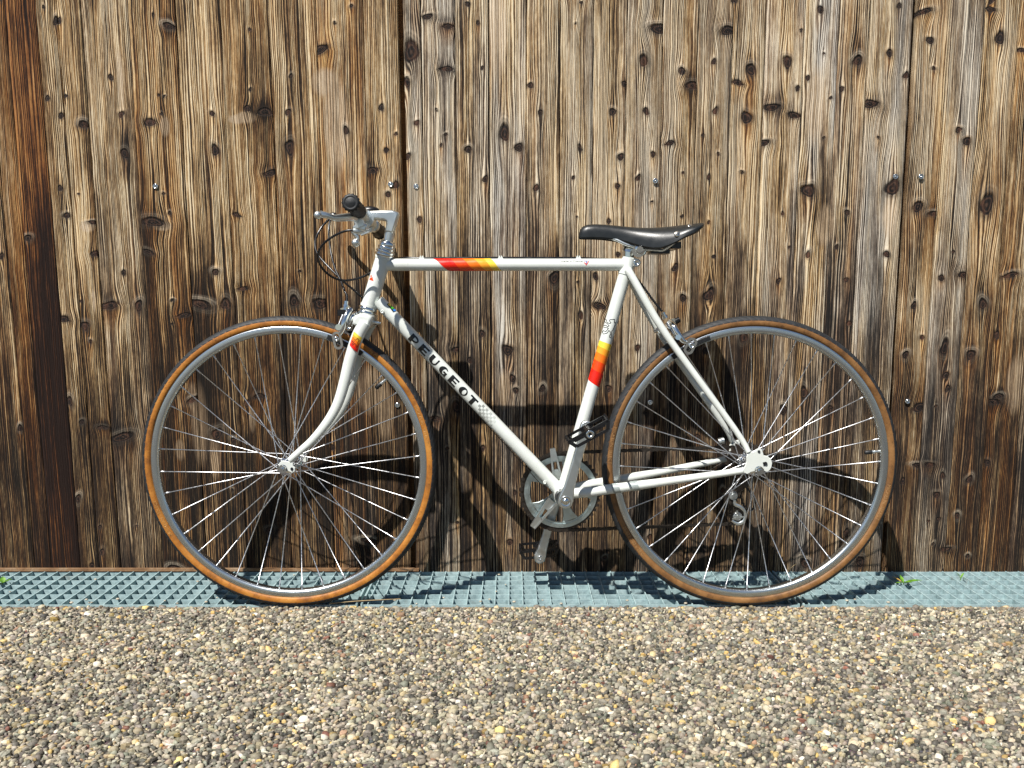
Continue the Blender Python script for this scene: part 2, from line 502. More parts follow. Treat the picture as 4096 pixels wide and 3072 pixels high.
# ------------------------------------------------------------------ ground and drain
def sheet(name, x0, x1, y0, y1, z, mat):
    m = MB(); m.add([(x0, y0, z), (x1, y0, z), (x1, y1, z), (x0, y1, z)], [(0, 1, 2, 3)], False)
    o = m.build(name, mat)
    return tag(o, kind='structure')
ground = sheet('ground', -40, 40, -80, -.010, -.0045, M['ground'])
ch = MB()
ch.add([(-2.6, -.010, -.0045), (2.6, -.010, -.0045), (2.6, -.010, -.14), (-2.6, -.010, -.14), (-2.6, .262, -.14), (2.6, .262, -.14), (-2.6, .262, 0), (2.6, .262, 0)],
       [(0, 1, 2, 3), (3, 2, 5, 4), (4, 5, 7, 6)], False)
tag(ch.build('drain_channel', M['concrete']), kind='structure')

# pebbles of the washed concrete: too many to count, one mesh
def pebbles():
    sp = .0074
    xs0, xs1, ys0, ys1 = -1.46, 1.46, -.67, -.0085
    rows = int((ys1 - ys0) / (sp * .82)); cols = int((xs1 - xs0) / sp)
    gx, gy = np.meshgrid(np.arange(cols), np.arange(rows))
    px = xs0 + (gx + .5 * (gy % 2)) * sp + rng.normal(0, .28, gx.shape) * sp
    py = ys1 - gy * sp * .82 + rng.normal(0, .28, gx.shape) * sp
    px = px.ravel(); py = np.minimum(py.ravel(), ys1 + rng.normal(0, .0028, px.size).clip(-.006, .0055)); n = px.size
    a = rng.lognormal(math.log(.0046), .34, n).clip(.0020, .0105)
    b = a * rng.uniform(.42, .80, n)
    h = b * rng.uniform(.55, 1.0, n) + .0020
    rot = rng.normal(.22, .5, n)
    seg = 7
    th = np.arange(seg) * 2 * np.pi / seg
    fr = [(1.0, -.30), (.84, .66)]
    V = np.zeros((n, seg * 2 + 1, 3), np.float32)
    jit = rng.uniform(.72, 1.2, (n, seg))
    cr, sr = np.cos(rot)[:, None], np.sin(rot)[:, None]
    tx = rng.normal(0, .32, n)[:, None]; ty = rng.normal(0, .32, n)[:, None]
    for i, (q, zz) in enumerate(fr):
        jj = jit * rng.uniform(.93, 1.07, (n, seg))
        lx = a[:, None] * q * np.cos(th) * jj; ly = b[:, None] * q * np.sin(th) * jj
        V[:, i * seg:(i + 1) * seg, 0] = px[:, None] + lx * cr - ly * sr
        V[:, i * seg:(i + 1) * seg, 1] = py[:, None] + lx * sr + ly * cr
        V[:, i * seg:(i + 1) * seg, 2] = h[:, None] * zz + (lx * tx + ly * ty) * (.6 if i else 0) + h[:, None] * rng.normal(0, .07, (n, seg))
    V[:, -1, 0] = px + a * rng.normal(0, .1, n); V[:, -1, 1] = py + b * rng.normal(0, .1, n); V[:, -1, 2] = h * rng.uniform(.92, 1.08, n)
    V[:, :, 2] += (-.0048 + rng.normal(0, .0013, n))[:, None]
    F = []
    for i in range(1):
        for k in range(seg):
            k2 = (k + 1) % seg
            F += [(i * seg + k, i * seg + k2, (i + 1) * seg + k2), (i * seg + k, (i + 1) * seg + k2, (i + 1) * seg + k)]
    for k in range(seg): F.append((seg + k, seg + (k + 1) % seg, 2 * seg))
    F = np.array(F, np.int32)
    nv = seg * 2 + 1
    faces = (F[None] + (np.arange(n) * nv)[:, None, None]).reshape(-1, 3)
    me = bpy.data.meshes.new('gravel')
    me.vertices.add(n * nv); me.vertices.foreach_set('co', V.reshape(-1))
    me.loops.add(faces.size); me.loops.foreach_set('vertex_index', faces.reshape(-1))
    me.polygons.add(len(faces)); me.polygons.foreach_set('loop_start', np.arange(0, faces.size, 3, dtype=np.int32))
    me.polygons.foreach_set('use_smooth', rng.random(n).repeat(len(F)) < .6)
    pal = np.array([(.31, .28, .22), (.20, .185, .15), (.42, .37, .27), (.46, .37, .22), (.52, .36, .13), (.36, .31, .21), (.15, .135, .11),
                    (.31, .19, .12), (.62, .58, .48), (.09, .085, .07), (.38, .33, .26), (.26, .26, .20), (.52, .46, .34), (.56, .42, .18), (.22, .10, .07)])
    w = np.array([16, 14, 15, 8, 2.2, 13, 9, 1.6, 5, 7, 9, 8, 9, 2, .6]); w = w / w.sum()
    ci = rng.choice(len(pal), n, p=w)
    pc = pal[ci] * rng.uniform(.42, 1.22, (n, 1)) * rng.uniform(.96, 1.04, (n, 3))
    at = me.color_attributes.new('pcol', 'FLOAT_COLOR', 'POINT')
    colr = np.ones((n, nv, 4), np.float32); colr[:, :, :3] = pc[:, None, :].clip(0, .75)
    at.data.foreach_set('color', colr.reshape(-1))
    me.materials.append(M['pebble'])
    me.update(); me.validate()
    o = bpy.data.objects.new('gravel', me); link(o)
    tag(o, 'small rounded tan and grey pebbles set in the washed concrete', 'gravel', kind='stuff')
pebbles()

# galvanised gratings over the drain
def grating(x0, x1, label):
    root = empty('drain_grating', ((x0 + x1) / 2, .0, -.03))
    tag(root, label, 'grating', 'steel gratings along the foot of the wall')
    cx = (x0 + x1) / 2; ln = x1 - x0
    m = MB(); m.box((0, 0, 0), ln, .0022, .030); me_l = m.mesh('long_bar', M['galv'])
    m = MB(); m.box((0, 0, 0), .0024, .2155, .031); me_c = m.mesh('cross_bar', M['galv'])
    ys = [.0035 + i * .0306 for i in range(8)]
    for yy in ys:
        o = bpy.data.objects.new('long_bar', me_l); link(o, root); o.location = (0, yy, .0142)
    k = 0; xx = x0 + .0166
    while xx < x1 - .006:
        o = bpy.data.objects.new('cross_bar', me_c); link(o, root)
        o.location = (xx - cx, .1110, .0158 + .0003 * math.sin(k * 2.3)); xx += .0333; k += 1
    for sx in (-1, 1):
        m = MB(); m.box((0, 0, 0), .0045, .2195, .034)
        o = m.build('end_plate', M['galv'], root); o.location = (sx * (ln / 2 - .0025), .1095, .0155)
    return root
grating(-1.745, -.3640, 'longest galvanised grating, on the left under the front wheel')
grating(-.3570, .6780, 'galvanised grating in the middle, under the pedals')
grating(.6850, 1.745, 'galvanised grating on the right, with the green weed growing through')
m = MB(); m.box((0, 0, 0), 3.5, .0050, .028); o = m.build('edge_angle', M['rust']); o.location = (0, -.0060, -.0185)
tag(o, 'rusty steel edge angle between the pebbled concrete and the gratings', 'edging')
m = MB(); m.box((0, 0, 0), 1.50, .0050, .008); o = m.build('timber_batten', M['rust']); o.location = (-.995, .2165, .0062)
tag(o, 'thin brown strip at the foot of the boards on the left', 'batten')

# ------------------------------------------------------------------ board wall
# knots as seen: (crop origin, scale, list of x, y, size)

KN = []
def kn(ox, oy, sc, txt):
    for w in txt.split():
        q = w.split(',')
        KN.append((ox + float(q[0]) * sc, oy + float(q[1]) * sc, q[2]))
kn(0, 0, .463, "375,60,s 497,180,m 1035,280,s 1325,135,s 1365,35,s 1465,230,b 1820,270,s 955,670,m 1765,665,s 410,850,m 565,830,s 525,1005,m 725,1085,b 1045,990,m 1300,1065,b 1370,820,s 1420,835,s 1395,985,s 1835,985,m 1075,1325,L 1860,1300,L 2140,940,m 520,1630,m 2160,260,s 2165,775,s 1465,1615,s")
kn(1024, 0, .463, "225,285,s 555,430,B 825,55,s 300,660,s 275,970,m 80,970,B 290,1275,L 680,200,s 780,1130,m 1085,930,m 1210,1160,s 1125,1300,m 1345,450,X 1305,715,L 1390,1065,m 1310,1355,m 1480,145,b 1660,230,b 1830,40,m 1920,205,s 1650,600,b 1560,950,s 1640,1165,s 1600,1260,s 1835,1295,m 2150,1165,L 1980,1550,m 1010,1470,b 845,850,s 1955,590,s 1210,1600,m 120,1500,b")
kn(2048, 0, .463, "600,25,s 550,200,s 160,740,m 245,975,m 60,1275,L 190,1375,s 210,1625,m 590,900,s 590,1290,m 530,1535,s 525,590,s 1135,535,L 975,730,m 870,970,m 1160,965,m 940,1360,m 1090,1540,m 910,1610,m 1220,1335,m 1280,250,B 1465,620,m 1560,745,B 1475,1040,s 1360,1240,b 1745,535,m 1755,965,m 1785,1335,s 1700,1535,m 1870,270,B 1950,720,b 2065,605,L 2025,1020,L 2170,1240,b 1650,1170,s 1475,1495,s 1985,1490,s")
kn(3072, 0, .463, "455,85,m 285,265,s 485,465,s 165,540,L 255,765,m 345,675,m 540,850,s 480,1195,s 650,260,s 640,770,m 775,530,L 875,900,B 1130,55,m 1045,465,m 1190,655,m 920,850,s 950,1195,s 1070,1630,X 350,1650,X 1350,100,b 1405,350,m 2005,335,L 1645,1125,m 1720,1225,L 1930,80,b 2190,440,b 1435,590,s 30,930,B 2080,585,s 230,1000,b")
kn(0, 768, .463, "680,20,s 575,205,m 800,265,b 825,535,b 1320,260,B 1465,185,s 1290,525,b 1070,700,m 1195,985,L 940,985,B 545,1105,b 690,945,s 735,1160,L 785,1295,s 1865,695,m 1950,970,L 1730,970,B 1590,1065,b 1490,935,s 1490,1145,s 2050,200,b 2100,835,b 15,560,m 240,400,m 1415,15,s")
kn(3072, 768, .463, "125,190,s 180,480,s 345,550,m 90,770,m 675,760,m 685,180,m 595,475,s 1020,540,m 700,1135,m 1295,130,L 1445,190,b 1610,185,s 1600,520,s 1495,745,m 1890,110,X 1265,985,m 1335,1260,m 1195,1410,m 1860,970,L 1970,1240,m 2090,720,b 1520,1360,L 1755,1410,L 1535,1585,m 1690,720,b")
kn(0, 1536, .807, "100,220,m 405,190,m 510,215,b 605,265,B 385,570,m 400,290,s 495,710,s 505,835,m 455,905,m 675,705,s 455,790,s 345,90,m 865,915,b 960,75,b 1225,95,m 1160,280,m 1075,250,L 850,325,s 1120,710,s")
kn(3072, 1536, .807, "890,25,m 830,110,s 755,115,B 1140,60,b 1110,90,b 745,405,b 800,400,b 865,455,m 1000,475,m 670,485,m 835,550,m 1085,390,m 795,680,s 845,670,m 940,655,m 625,655,s 885,820,b 815,795,s 990,855,s 865,925,s 185,890,L 455,880,L 385,740,m 1135,605,s 180,45,L 75,130,L 310,120,m")
kn(1600, 1250, .3315, "990,260,m 845,580,m 690,450,b 1300,460,L 1360,800,m 1400,945,m 1720,920,m 680,1140,L 430,1280,b 1000,1640,m 570,1640,s")
kn(2300, 1150, .3316, "75,345,m 300,230,b 755,730,m 410,1220,m 1625,80,m 2030,610,L 860,1510,m 1300,130,m 1580,760,m")
kn(2200, 800, .3165, "745,270,m 1125,290,s 1290,30,s 340,215,s 55,995,L 580,970,m 350,1040,s 630,1340,b 390,1470,s 1580,855,m 2015,1200,L 2070,720,s 1665,215,s 2010,285,s 860,690,m")
kn(0, 0, 1, "1553,779,m 1679,879,m 1199,1085,s 1177,1208,L 1286,1214,B 1682,1157,s 1040,1585,b 700,1570,m 1480,2165,B 1720,1990,m 1830,2090,s 2060,1972,m 2040,2170,m 2420,2230,s 2600,2150,m 2750,2240,m 2890,1960,m 2790,1750,m 2480,2060,s 1330,1790,m 1240,2000,s 930,1960,s 1080,2120,m")
RAD = dict(s=(.0052, .0058), m=(.0085, .0100), L=(.0135, .0165), X=(.021, .026), b=(.019, .0078), B=(.028, .0125))
knots = []
for (px, py, k) in KN:
    if k == 's' and random.random() < .2: continue
    w = on_wall(px, py)
    j = .85 + .4 * random.random()
    knots.append((w.x, w.z, RAD[k][0] * j * .76, RAD[k][1] * j * .76, k))
for _ in range(220):        # boards beyond the picture
    x = random.uniform(-2.3, 2.3); z = random.uniform(.05, 2.2)
    if abs(x) < 1.36 and z < 1.42: continue
    k = random.choice('ssmmmLbB'); knots.append((x, z, *RAD[k], k))
# pale bare chips and lighter patches: centre pixel, half width, half height in pixels
PALE_PATCHES = [(375, 1203, 8, 60), (800, 1700, 38, 190), (770, 1590, 20, 70), (860, 1820, 26, 110), (1010, 1680, 14, 60), (720, 1800, 22, 50), (640, 1700, 12, 30),
         (1480, 1560, 60, 110), (1540, 1650, 40, 130), (2015, 1560, 26, 90), (2240, 1590, 18, 70), (2620, 1560, 16, 90), (2480, 1720, 18, 90), (4060, 1540, 45, 130), (1300, 330, 60, 60), (1345, 500, 55, 200), (985, 470, 45, 26), (950, 478, 40, 20), (350, 905, 36, 26), (650, 905, 40, 20), (660, 505, 22, 45), (480, 330, 14, 150), (1990, 120, 40, 200), (3260, 420, 40, 160), (3300, 900, 40, 90), (3560, 860, 36, 100)]
chips = []
for (px, py, hx, hy) in PALE_PATCHES:
    w = on_wall(px, py); chips.append((w.x, w.z, hx / 1560, hy / 1560))

tops = [-900, -760, -620, -480, -340, -200, -60, 14, 139, 222, 319, 507, 699, 880, 1073, 1262, 1450]
segs = []
def bottom(x): return x + (.088 - 4.05e-5 * (x + 60)) * 2285
for a, b in zip(tops[:-1], tops[1:]): segs.append(((a, bottom(a)), (b, bottom(b))))
segs.append(((1450, bottom(1450)), (1590, 1645)))
segs.append(((1610, 1663), (1681, bottom(1681))))
t2 = [1681, 1818, 1955, 2106, 2242, 2377, 2511, 2657, 2796, 2937, 3069, 3225, 3364, 3484]
for a, b in zip(t2[:-1], t2[1:]): segs.append(((a, bottom(a)), (b, bottom(b))))
segs.append(((3484, bottom(3484)), (3656, 3522)))
segs.append(((3676, 3541), (3808, bottom(3808))))
t3 = [3808, 3947, 4086, 4225, 4365, 4505, 4645, 4785, 4925]
for a, b in zip(t3[:-1], t3[1:]): segs.append(((a, bottom(a)), (b, bottom(b))))
# how each board has weathered: warm (resin/orange), bleach (silver), by its top edge in the photograph
def tone_for(xt):
    tab = {-60: (1.3, -.6), 14: (1.6, -1.0), 139: (.35, .10), 222: (.35, .0), 319: (.30, .30), 507: (.7, -.45), 699: (.30, .05), 880: (.6, -.25),
           1073: (.55, .05), 1262: (.85, .35), 1450: (.35, .10), 1611: (.30, .75), 1681: (.10, .75), 1818: (.12, .55), 1955: (.25, .95), 2106: (.35, .45),
           2242: (.10, .60), 2377: (.2, .35), 2511: (.25, .75), 2657: (.30, .45), 2796: (.35, .45), 2937: (.2, .40), 3069: (.25, .75), 3225: (.15, 1.0),
           3364: (.35, .70), 3484: (.15, .90), 3676: (.55, .30), 3808: (.15, .75), 3947: (.55, .25), 4086: (.8, .1)}
    return tab.get(xt, (random.uniform(.1, .6), random.uniform(0, .8)))

wall = empty('board_wall', (0, WALL_Y, 0))
tag(wall, 'weathered brown board wall of upright knotty planks behind the bicycle', 'wall')
Z0, Z1 = -.03, 2.15
def plank(i, sg):
    (at, ab), (bt, bb) = sg
    pa0, pa1 = on_wall(ab, 2285), on_wall(at, 0); pb0, pb1 = on_wall(bb, 2285), on_wall(bt, 0)
    far = min(abs(pa0.x), abs(pb0.x)) > 1.45
    dz, dxx = (.012, .008) if far else (.0062, .0040)
    zs = np.linspace(Z0, Z1, int((Z1 - Z0) / dz) + 1)
    if not far: zs = np.concatenate([np.arange(Z0, 1.46, dz), np.arange(1.46, Z1 + .02, .014)])
    def edge(p0, p1): return p0.x + (p1.x - p0.x) * (zs - p0.z) / (p1.z - p0.z)
    w = abs(pb1.x - pa1.x)
    nx = max(6, int(w / dxx))
    t = np.linspace(0, 1, nx + 1)
    xa, xb = edge(pa0, pa1) + .0007, edge(pb0, pb1) - .0007
    # slightly ragged edges
    rg = np.interp(zs, np.linspace(Z0, Z1 + .1, 60), rng.normal(0, .00045, 60))
    xa = xa + rg; xb = xb + np.interp(zs, np.linspace(Z0, Z1 + .1, 60), rng.normal(0, .00045, 60))
    X = xa[:, None] + (xb - xa)[:, None] * t[None]
    Zg = np.repeat(zs[:, None], nx + 1, 1)
    off = rng.uniform(-.0022, .0022)
    twist = rng.uniform(-.0016, .0016)
    Y = off + twist * (t[None] * 2 - 1) + rng.uniform(-.0008, .0012) * (1 - (t[None] * 2 - 1) ** 2) + 0 * X
    # grain warp
    gu = X - X.mean(axis=1, keepdims=True) * 0.0 - xa[:, None] * .9
    gu = gu + i * .731
    kd = np.full(X.shape, 6.0); kh = np.zeros(X.shape); dk = np.zeros(X.shape); st = np.zeros(X.shape); chp = np.zeros(X.shape)
    warp = np.zeros(X.shape)
    for (kx, kz, ra, rb, kk) in knots:
        xl = np.interp(kz, zs, xa); xr = np.interp(kz, zs, xb)
        if kx < xl - .004 or kx > xr + .004: continue
        kx = min(max(kx, xl + .003), xr - .003)
        dx = X - kx; dzz = Zg - kz
        sl = random.uniform(-.25, .25) if kk in 'bB' else 0
        d = np.sqrt((dx / ra) ** 2 + ((dzz + sl * dx) / rb) ** 2)
        an = np.arctan2(dzz / rb, dx / ra); p1, p2 = random.uniform(0, 6.28), random.uniform(0, 6.28)
        d = d * (1 + random.uniform(.05, .22) * np.sin(2 * an + p1) + random.uniform(.04, .14) * np.sin(3 * an + p2))
        if random.random() < .2: d = d * (1 - .3 * np.clip(np.sin(an + random.uniform(-.5, .5)), 0, 1) ** 3)   # drawn-out tail upwards
        hs = random.choice([.0, .15, .3, .6, .9]) if kk in 'smbB' else random.choice([.3, .6, .9])
        kh = np.where(d < kd, hs * (.25 + .75 * np.clip(.4 + dzz / (rb * 1.3), 0, 1)), kh)
        kd = np.minimum(kd, d)
        ax = max(ra, .0045) * 1.3; az = rb * 3.4 if kk not in 'bB' else rb * 2.2
        warp += (-.70 if kk not in 'bB' else -.45) * dx * np.exp(-(dx / ax) ** 2 / 2 - (dzz / az) ** 2 / 2)
        if kk in 'bB': warp += .35 * ra * np.exp(-(dx / (ra * 1.3)) ** 2 / 2 - (dzz / (rb * 3)) ** 2 / 2) * np.sign(dzz) * .3
        if kk in 'bBLX':
            dk += random.choice([.2, .5, .9]) * np.exp(-(dx / (ra * 1.5)) ** 2 - ((dzz - rb * .6) / (rb * random.uniform(1.8, 4.0))) ** 2)
        str_ = random.choice([0, .2, .5, .9])
        ln = rb * random.uniform(4, 11)
        st += str_ * np.exp(-(dx / (ra * .9)) ** 2 / 2) * np.clip(1 + dzz / ln, 0, 1) * (dzz < rb)
    for (cx, cz, hx, hz) in chips:
        chp = np.maximum(chp, np.clip(1.25 - np.sqrt(((X - cx) / hx) ** 2 + ((Zg - cz) / hz) ** 2), 0, 1))
    gu = gu + warp
    bump = np.exp(-(kd / 1.3) ** 2) * .0010
    Y = Y - bump
    ridge = .0016 * (np.exp(-(t * w / .0016)) + np.exp(-((1 - t) * w / .0016)))
    Y = Y + ridge[None]
    # returns at both sides
    def col(xc, yv): return np.stack([xc, np.full_like(zs, yv), zs], 1)
    G = np.stack([X, Y, Zg], 2)
    back = .021
    Lb = np.stack([xa, np.full_like(zs, back), zs], 1)[:, None]; Rb = np.stack([xb, np.full_like(zs, back), zs], 1)[:, None]
    G = np.concatenate([Lb, G, Rb], 1)
    def ext(A): return np.concatenate([A[:, :1] + (0), A, A[:, -1:]], 1)
    guE = gu.copy(); guE = np.concatenate([gu[:, :1] - .02, gu, gu[:, -1:] + .02], 1)
    kd, st, chp, kh, dk = ext(kd), ext(st), ext(chp), ext(kh), ext(dk)
    nz_, nc = G.shape[:2]
    ox = float((xa.mean() + xb.mean()) / 2)
    G[:, :, 0] -= ox
    idx = np.arange(nz_ * nc).reshape(nz_, nc)
    F = np.stack([idx[:-1, :-1], idx[:-1, 1:], idx[1:, 1:], idx[1:, :-1]], 2).reshape(-1, 4)
    me = bpy.data.meshes.new('plank')
    me.vertices.add(nz_ * nc); me.vertices.foreach_set('co', G.astype(np.float32).reshape(-1))
    me.loops.add(F.size); me.loops.foreach_set('vertex_index', F.astype(np.int32).reshape(-1))
    me.polygons.add(len(F)); me.polygons.foreach_set('loop_start', np.arange(0, F.size, 4, dtype=np.int32))
    sm = np.ones((nz_ - 1, nc - 1), bool); sm[:, 0] = False; sm[:, -1] = False
    me.polygons.foreach_set('use_smooth', sm.reshape(-1))
    for nm, A in (('gu', guE), ('kd', kd), ('st', st), ('ch', chp), ('kh', kh), ('dk', dk)):
        me.attributes.new(nm, 'FLOAT', 'POINT').data.foreach_set('value', A.astype(np.float32).reshape(-1))
    wm, bl = tone_for(at)
    T = np.zeros((nz_ * nc, 3), np.float32); T[:] = (wm, bl, rng.uniform(0, 1))
    me.attributes.new('tone', 'FLOAT_VECTOR', 'POINT').data.foreach_set('vector', T.reshape(-1))
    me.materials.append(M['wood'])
    me.update(); me.validate()
    o = bpy.data.objects.new('plank', me); link(o, wall)
    o.location = (ox, 0, 0)
    return o
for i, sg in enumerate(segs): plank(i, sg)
m = MB(); m.box((0, 0, 0), 5.2, .02, 2.15); o = m.build('backing_board', M['batten'], wall); o.location = (0, .0345, 1.078)
# screws
def screw_mesh():
    m = MB()
    m.lathe((0, 0, 0), (0, -1, 0), [(-.003, .0068), (.0010, .0068), (.0022, .0060), (.0024, .0042), (.0012, .0036), (.0012, .0026), (.0028, .0024), (.0034, .0014), (.0034, .0001)], 18)
    return m.mesh('screw', M['chrome'])
sm_ = screw_mesh()
for (px, py) in ((623, 746), (1563, 738), (1665, 746), (2621, 724), (3581, 707), (3683, 707), (1590, 1620), (2600, 1609), (3629, 1605)):
    w = on_wall(px, py)
    o = bpy.data.objects.new('screw', sm_); link(o, wall); o.location = (w.x, -.0012, w.z)

# ------------------------------------------------------------------ bicycle
bike = empty('bicycle', (0, 0, 0))
bike.rotation_euler = (-R_(LEAN), 0, 0)
tag(bike, 'white vintage racing bicycle with amber-walled tyres leaning against the board wall', 'bicycle')
YH = Vector((0, 1, 0))
def mir(v): return Vector((v[0], -v[1], v[2]))
BB = L(2249, 1973)
WF = Vector((L(1160, 1843).x, 0, .339)); WR = Vector((L(2997, 1843).x, 0, .339))
HT0, HT1 = L(1474, 1229), L(1536, 1026)          # head tube bottom / top
SAX = (HT1 - HT0).normalized()                    # steering axis
TT0, TT1 = L(1526, 1059), L(2499, 1059)
DT0 = L(1513, 1204)
ST1 = L(2505, 1078)

# frame
fm = MB()
fm.cyl(BB + YH * -.034, BB + YH * .034, .0205, 24)
frame = fm.build('frame', M['white'], bike)
fm = MB()
# seat lug with binder ears
stx = (ST1 - BB).normalized()
fm.tube([ST1 - stx * .012, ST1 + stx * .026], [.0162, .0162], 20)
fm.cyl(zC(1090, 795, -.014), zC(1090, 795, .014), .0092, 16)
fm.bar(zC(985, 770), zC(1080, 790), .016, .026)
fm.build('seat_lug', M['white'], frame); fm = MB()
fm.cyl(zG(1035, 520, -.03), zG(1035, 520, .03), .0065, 12)      # brake bridge
fm.build('brake_bridge', M['white'], frame); fm = MB()
fm.cyl(zD(990, 830, -.026), zD(990, 830, .026), .007, 12)        # chain stay bridge
fm.build('chain_stay_bridge', M['white'], frame)
def tube(name, pts, rad, seg=20, parent=frame, mat='white', **k):
    m = MB(); m.tube(pts, rad, seg, **k); return m.build(name, M[mat], parent)
m = MB(); m.tube([HT0, HT1], .0178, 28); m.tube([HT0, HT0 + SAX * .006], .0192, 28); m.tube([HT1 - SAX * .006, HT1], .0192, 28); m.build('head_tube', M['white'], frame)
tube('top_tube', [TT0, TT1], .0137, 24)
tube('down_tube', [DT0, BB], .0146, 24)
tube('seat_tube', [BB, ST1], .0146, 24)
ssn = [zC(985, 880, -.0165), zC(1060, 1010, -.021), zG(1100, 570, -.034), zE(880, 60, -.056), zE(1085, 400, -.066)]
csn = [zD(700, 885, -.020), zD(860, 868, -.031), zD(1300, 810, -.040), zE(0, 815, -.048), zE(1000, 672, -.064)]
for sd in (1, -1):
    f_ = (lambda v: v) if sd == 1 else mir
    tube('seat_stay', smooth_path([f_(v) for v in ssn], 4), lerp_list([.0086, .0086, .0082, .0068, .0058], 4), 16)
    tube('chain_stay', smooth_path([f_(v) for v in csn], 4), lerp_list([.0120, .0118, .0105, .0088, .0072], 4), 16)
    # dropout plate with axle slot and eyelet
    c0 = -.0665
    out = [(1085, 400), (1180, 388), (1205, 355), (1240, 342), (1280, 362), (1295, 410), (1305, 448), (1365, 458), (1412, 500), (1430, 560), (1418, 625), (1385, 672),
           (1345, 690), (1300, 668), (1265, 690), (1190, 672), (1120, 690), (1060, 722), (1015, 700), (998, 655), (1030, 605), (1052, 540), (1052, 470)]
    P = [zE(x, y, c0) for x, y in out]
    m = MB(); m.prism(P, c0 - .0025, c0 + .0025, .0008, .0008)
    if sd == -1: m.v = [(q[0], -q[1], q[2]) for q in m.v]
    dp = m.build('dropout', M['white'], frame)
    if sd == 1:
        m = MB()
        m.cyl(zE(1238, 392, c0 - .0034), zE(1238, 392, c0 - .001), .0030, 14)
        m.bar(zE(1300, 580, c0 - .0028), zE(1345, 568, c0 - .0028), .0085, .0012)
        m.cyl(zE(1335, 570, c0 - .0034), zE(1335, 570, c0 - .0018), .0042, 14)
        m.build('dropout_slot', M['black_gloss'], frame)
# binder bolt, down tube bosses, cable stop
m = MB(); m.lathe(zC(1095, 795, -.014), -YH, [(0, .0085), (.004, .0085), (.005, .007), (.005, .0045), (.003, .004), (.003, .0001)], 16); m.build('binder_bolt', M['chrome'], frame)
for q in (zB(1398, 540, -.0135), zD(425, 780, -.0140)):
    m = MB(); m.lathe(q, -YH, [(0, .0042), (.002, .004), (.002, .0022), (.0008, .0018), (.0008, .0001)], 12); m.build('frame_boss', M['white'], frame)

# fork
crown = [(985, 640), (1020, 590), (1080, 568), (1180, 580), (1255, 600), (1250, 680), (1232, 735), (1190, 792), (1130, 770), (1075, 785), (1010, 745), (968, 720)]
m = MB(); m.prism([zB(x, y, -.03) for x, y in crown], -.046, .046, .006, .008, True)
m.tube([HT0 - SAX * .030, HT0], .0150, 20)
fork = m.build('fork', M['white'], bike)
bl = [(1462, 1290, -.040), (1431, 1344, -.041), (1400, 1439, -.043), (1376, 1536, -.045), (1349, 1619, -.047), (1308, 1690, -.049), (1250, 1760, -.051), (1198, 1806, -.053), (1158, 1842, -.054)]
br = [.0128, .0128, .0122, .0114, .0104, .0094, .0082, .0072, .0062]
for sd in (1, -1):
    pts = [L(*q) for q in bl]
    if sd == -1: pts = [mir(v) for v in pts]
    m = MB(); m.tube(smooth_path(pts, 4), lerp_list(br, 4), 18, flat=(.82, 1.08)); m.build('fork_blade', M['white'], fork)
    c0 = -.0545
    P = [zF(x, y, c0) for x, y in ((960, 600), (1090, 640), (1100, 715), (1145, 760), (1140, 850), (1070, 890), (1010, 860), (960, 840), (880, 850), (780, 820), (735, 750), (740, 650), (820, 580))]
    m = MB(); m.prism(P, c0 - .0025, c0 + .0025, .0008, .0008)
    if sd == -1: m.v = [(q[0], -q[1], q[2]) for q in m.v]
    m.build('fork_dropout', M['white'], fork)
m = MB(); m.cyl(zF(1060, 795, -.0580), zF(1060, 795, -.0560), .0036, 14); m.build('mudguard_eyelet', M['black_gloss'], fork)
m = MB(); q = zB(1240, 695, 0); m.cyl(q, q + Vector((.017, 0, -.002)), .0058, 6); m.cyl(q + Vector((.017, 0, -.002)), q + Vector((.021, 0, -.0025)), .0032, 10); m.build('brake_bolt_nut', M['chrome'], fork)

# headset, stem, handlebar
m = MB()
m.lathe(HT1, SAX, [(-.001, .0190), (.001, .0208), (.005, .0215), (.0065, .0205), (.0075, .0195), (.0085, .0212), (.0125, .0216), (.014, .0196), (.0155, .0182), (.017, .0192), (.0215, .0192), (.0225, .0176), (.0235, .0182), (.031, .0176), (.034, .0150), (.036, .0128)], 28)
m.build('headset', M['chrome'], bike); m = MB()
m.lathe(HT0, SAX, [(.001, .0190), (-.002, .0210), (-.006, .0214), (-.0075, .0192), (-.009, .0190), (-.0105, .0212), (-.0145, .0206), (-.018, .0185), (-.021, .0165)], 28)
m.build('headset', M['chrome'], bike)
so = [(1175, 545), (1230, 530), (1380, 523), (1550, 520), (1640, 552), (1652, 590), (1640, 640), (1565, 868), (1500, 858), (1438, 840), (1462, 720), (1455, 690), (1425, 677), (1330, 668), (1240, 668), (1190, 690)]
m = MB(); m.prism([zA(x, y) for x, y in so], -.0125, .0125, .0050, .0075, True)
m.cyl(HT1 + SAX * .030, zA(1515, 820), .0111, 24)
BC = zA(1172, 652)
m.cyl(BC + YH * -.017, BC + YH * .017, .0185, 28)
stem = m.build('stem', M['alu'], bike)
bdir = (zA(925, 400, -.196) - BC).normalized()
if bdir.y > 0: bdir = -bdir
NE, FE = BC + bdir * .190, BC - bdir * .192
m = MB(); m.tube([NE, FE], .0112, 20)
hbar = m.build('handlebar', M['alu'], bike)
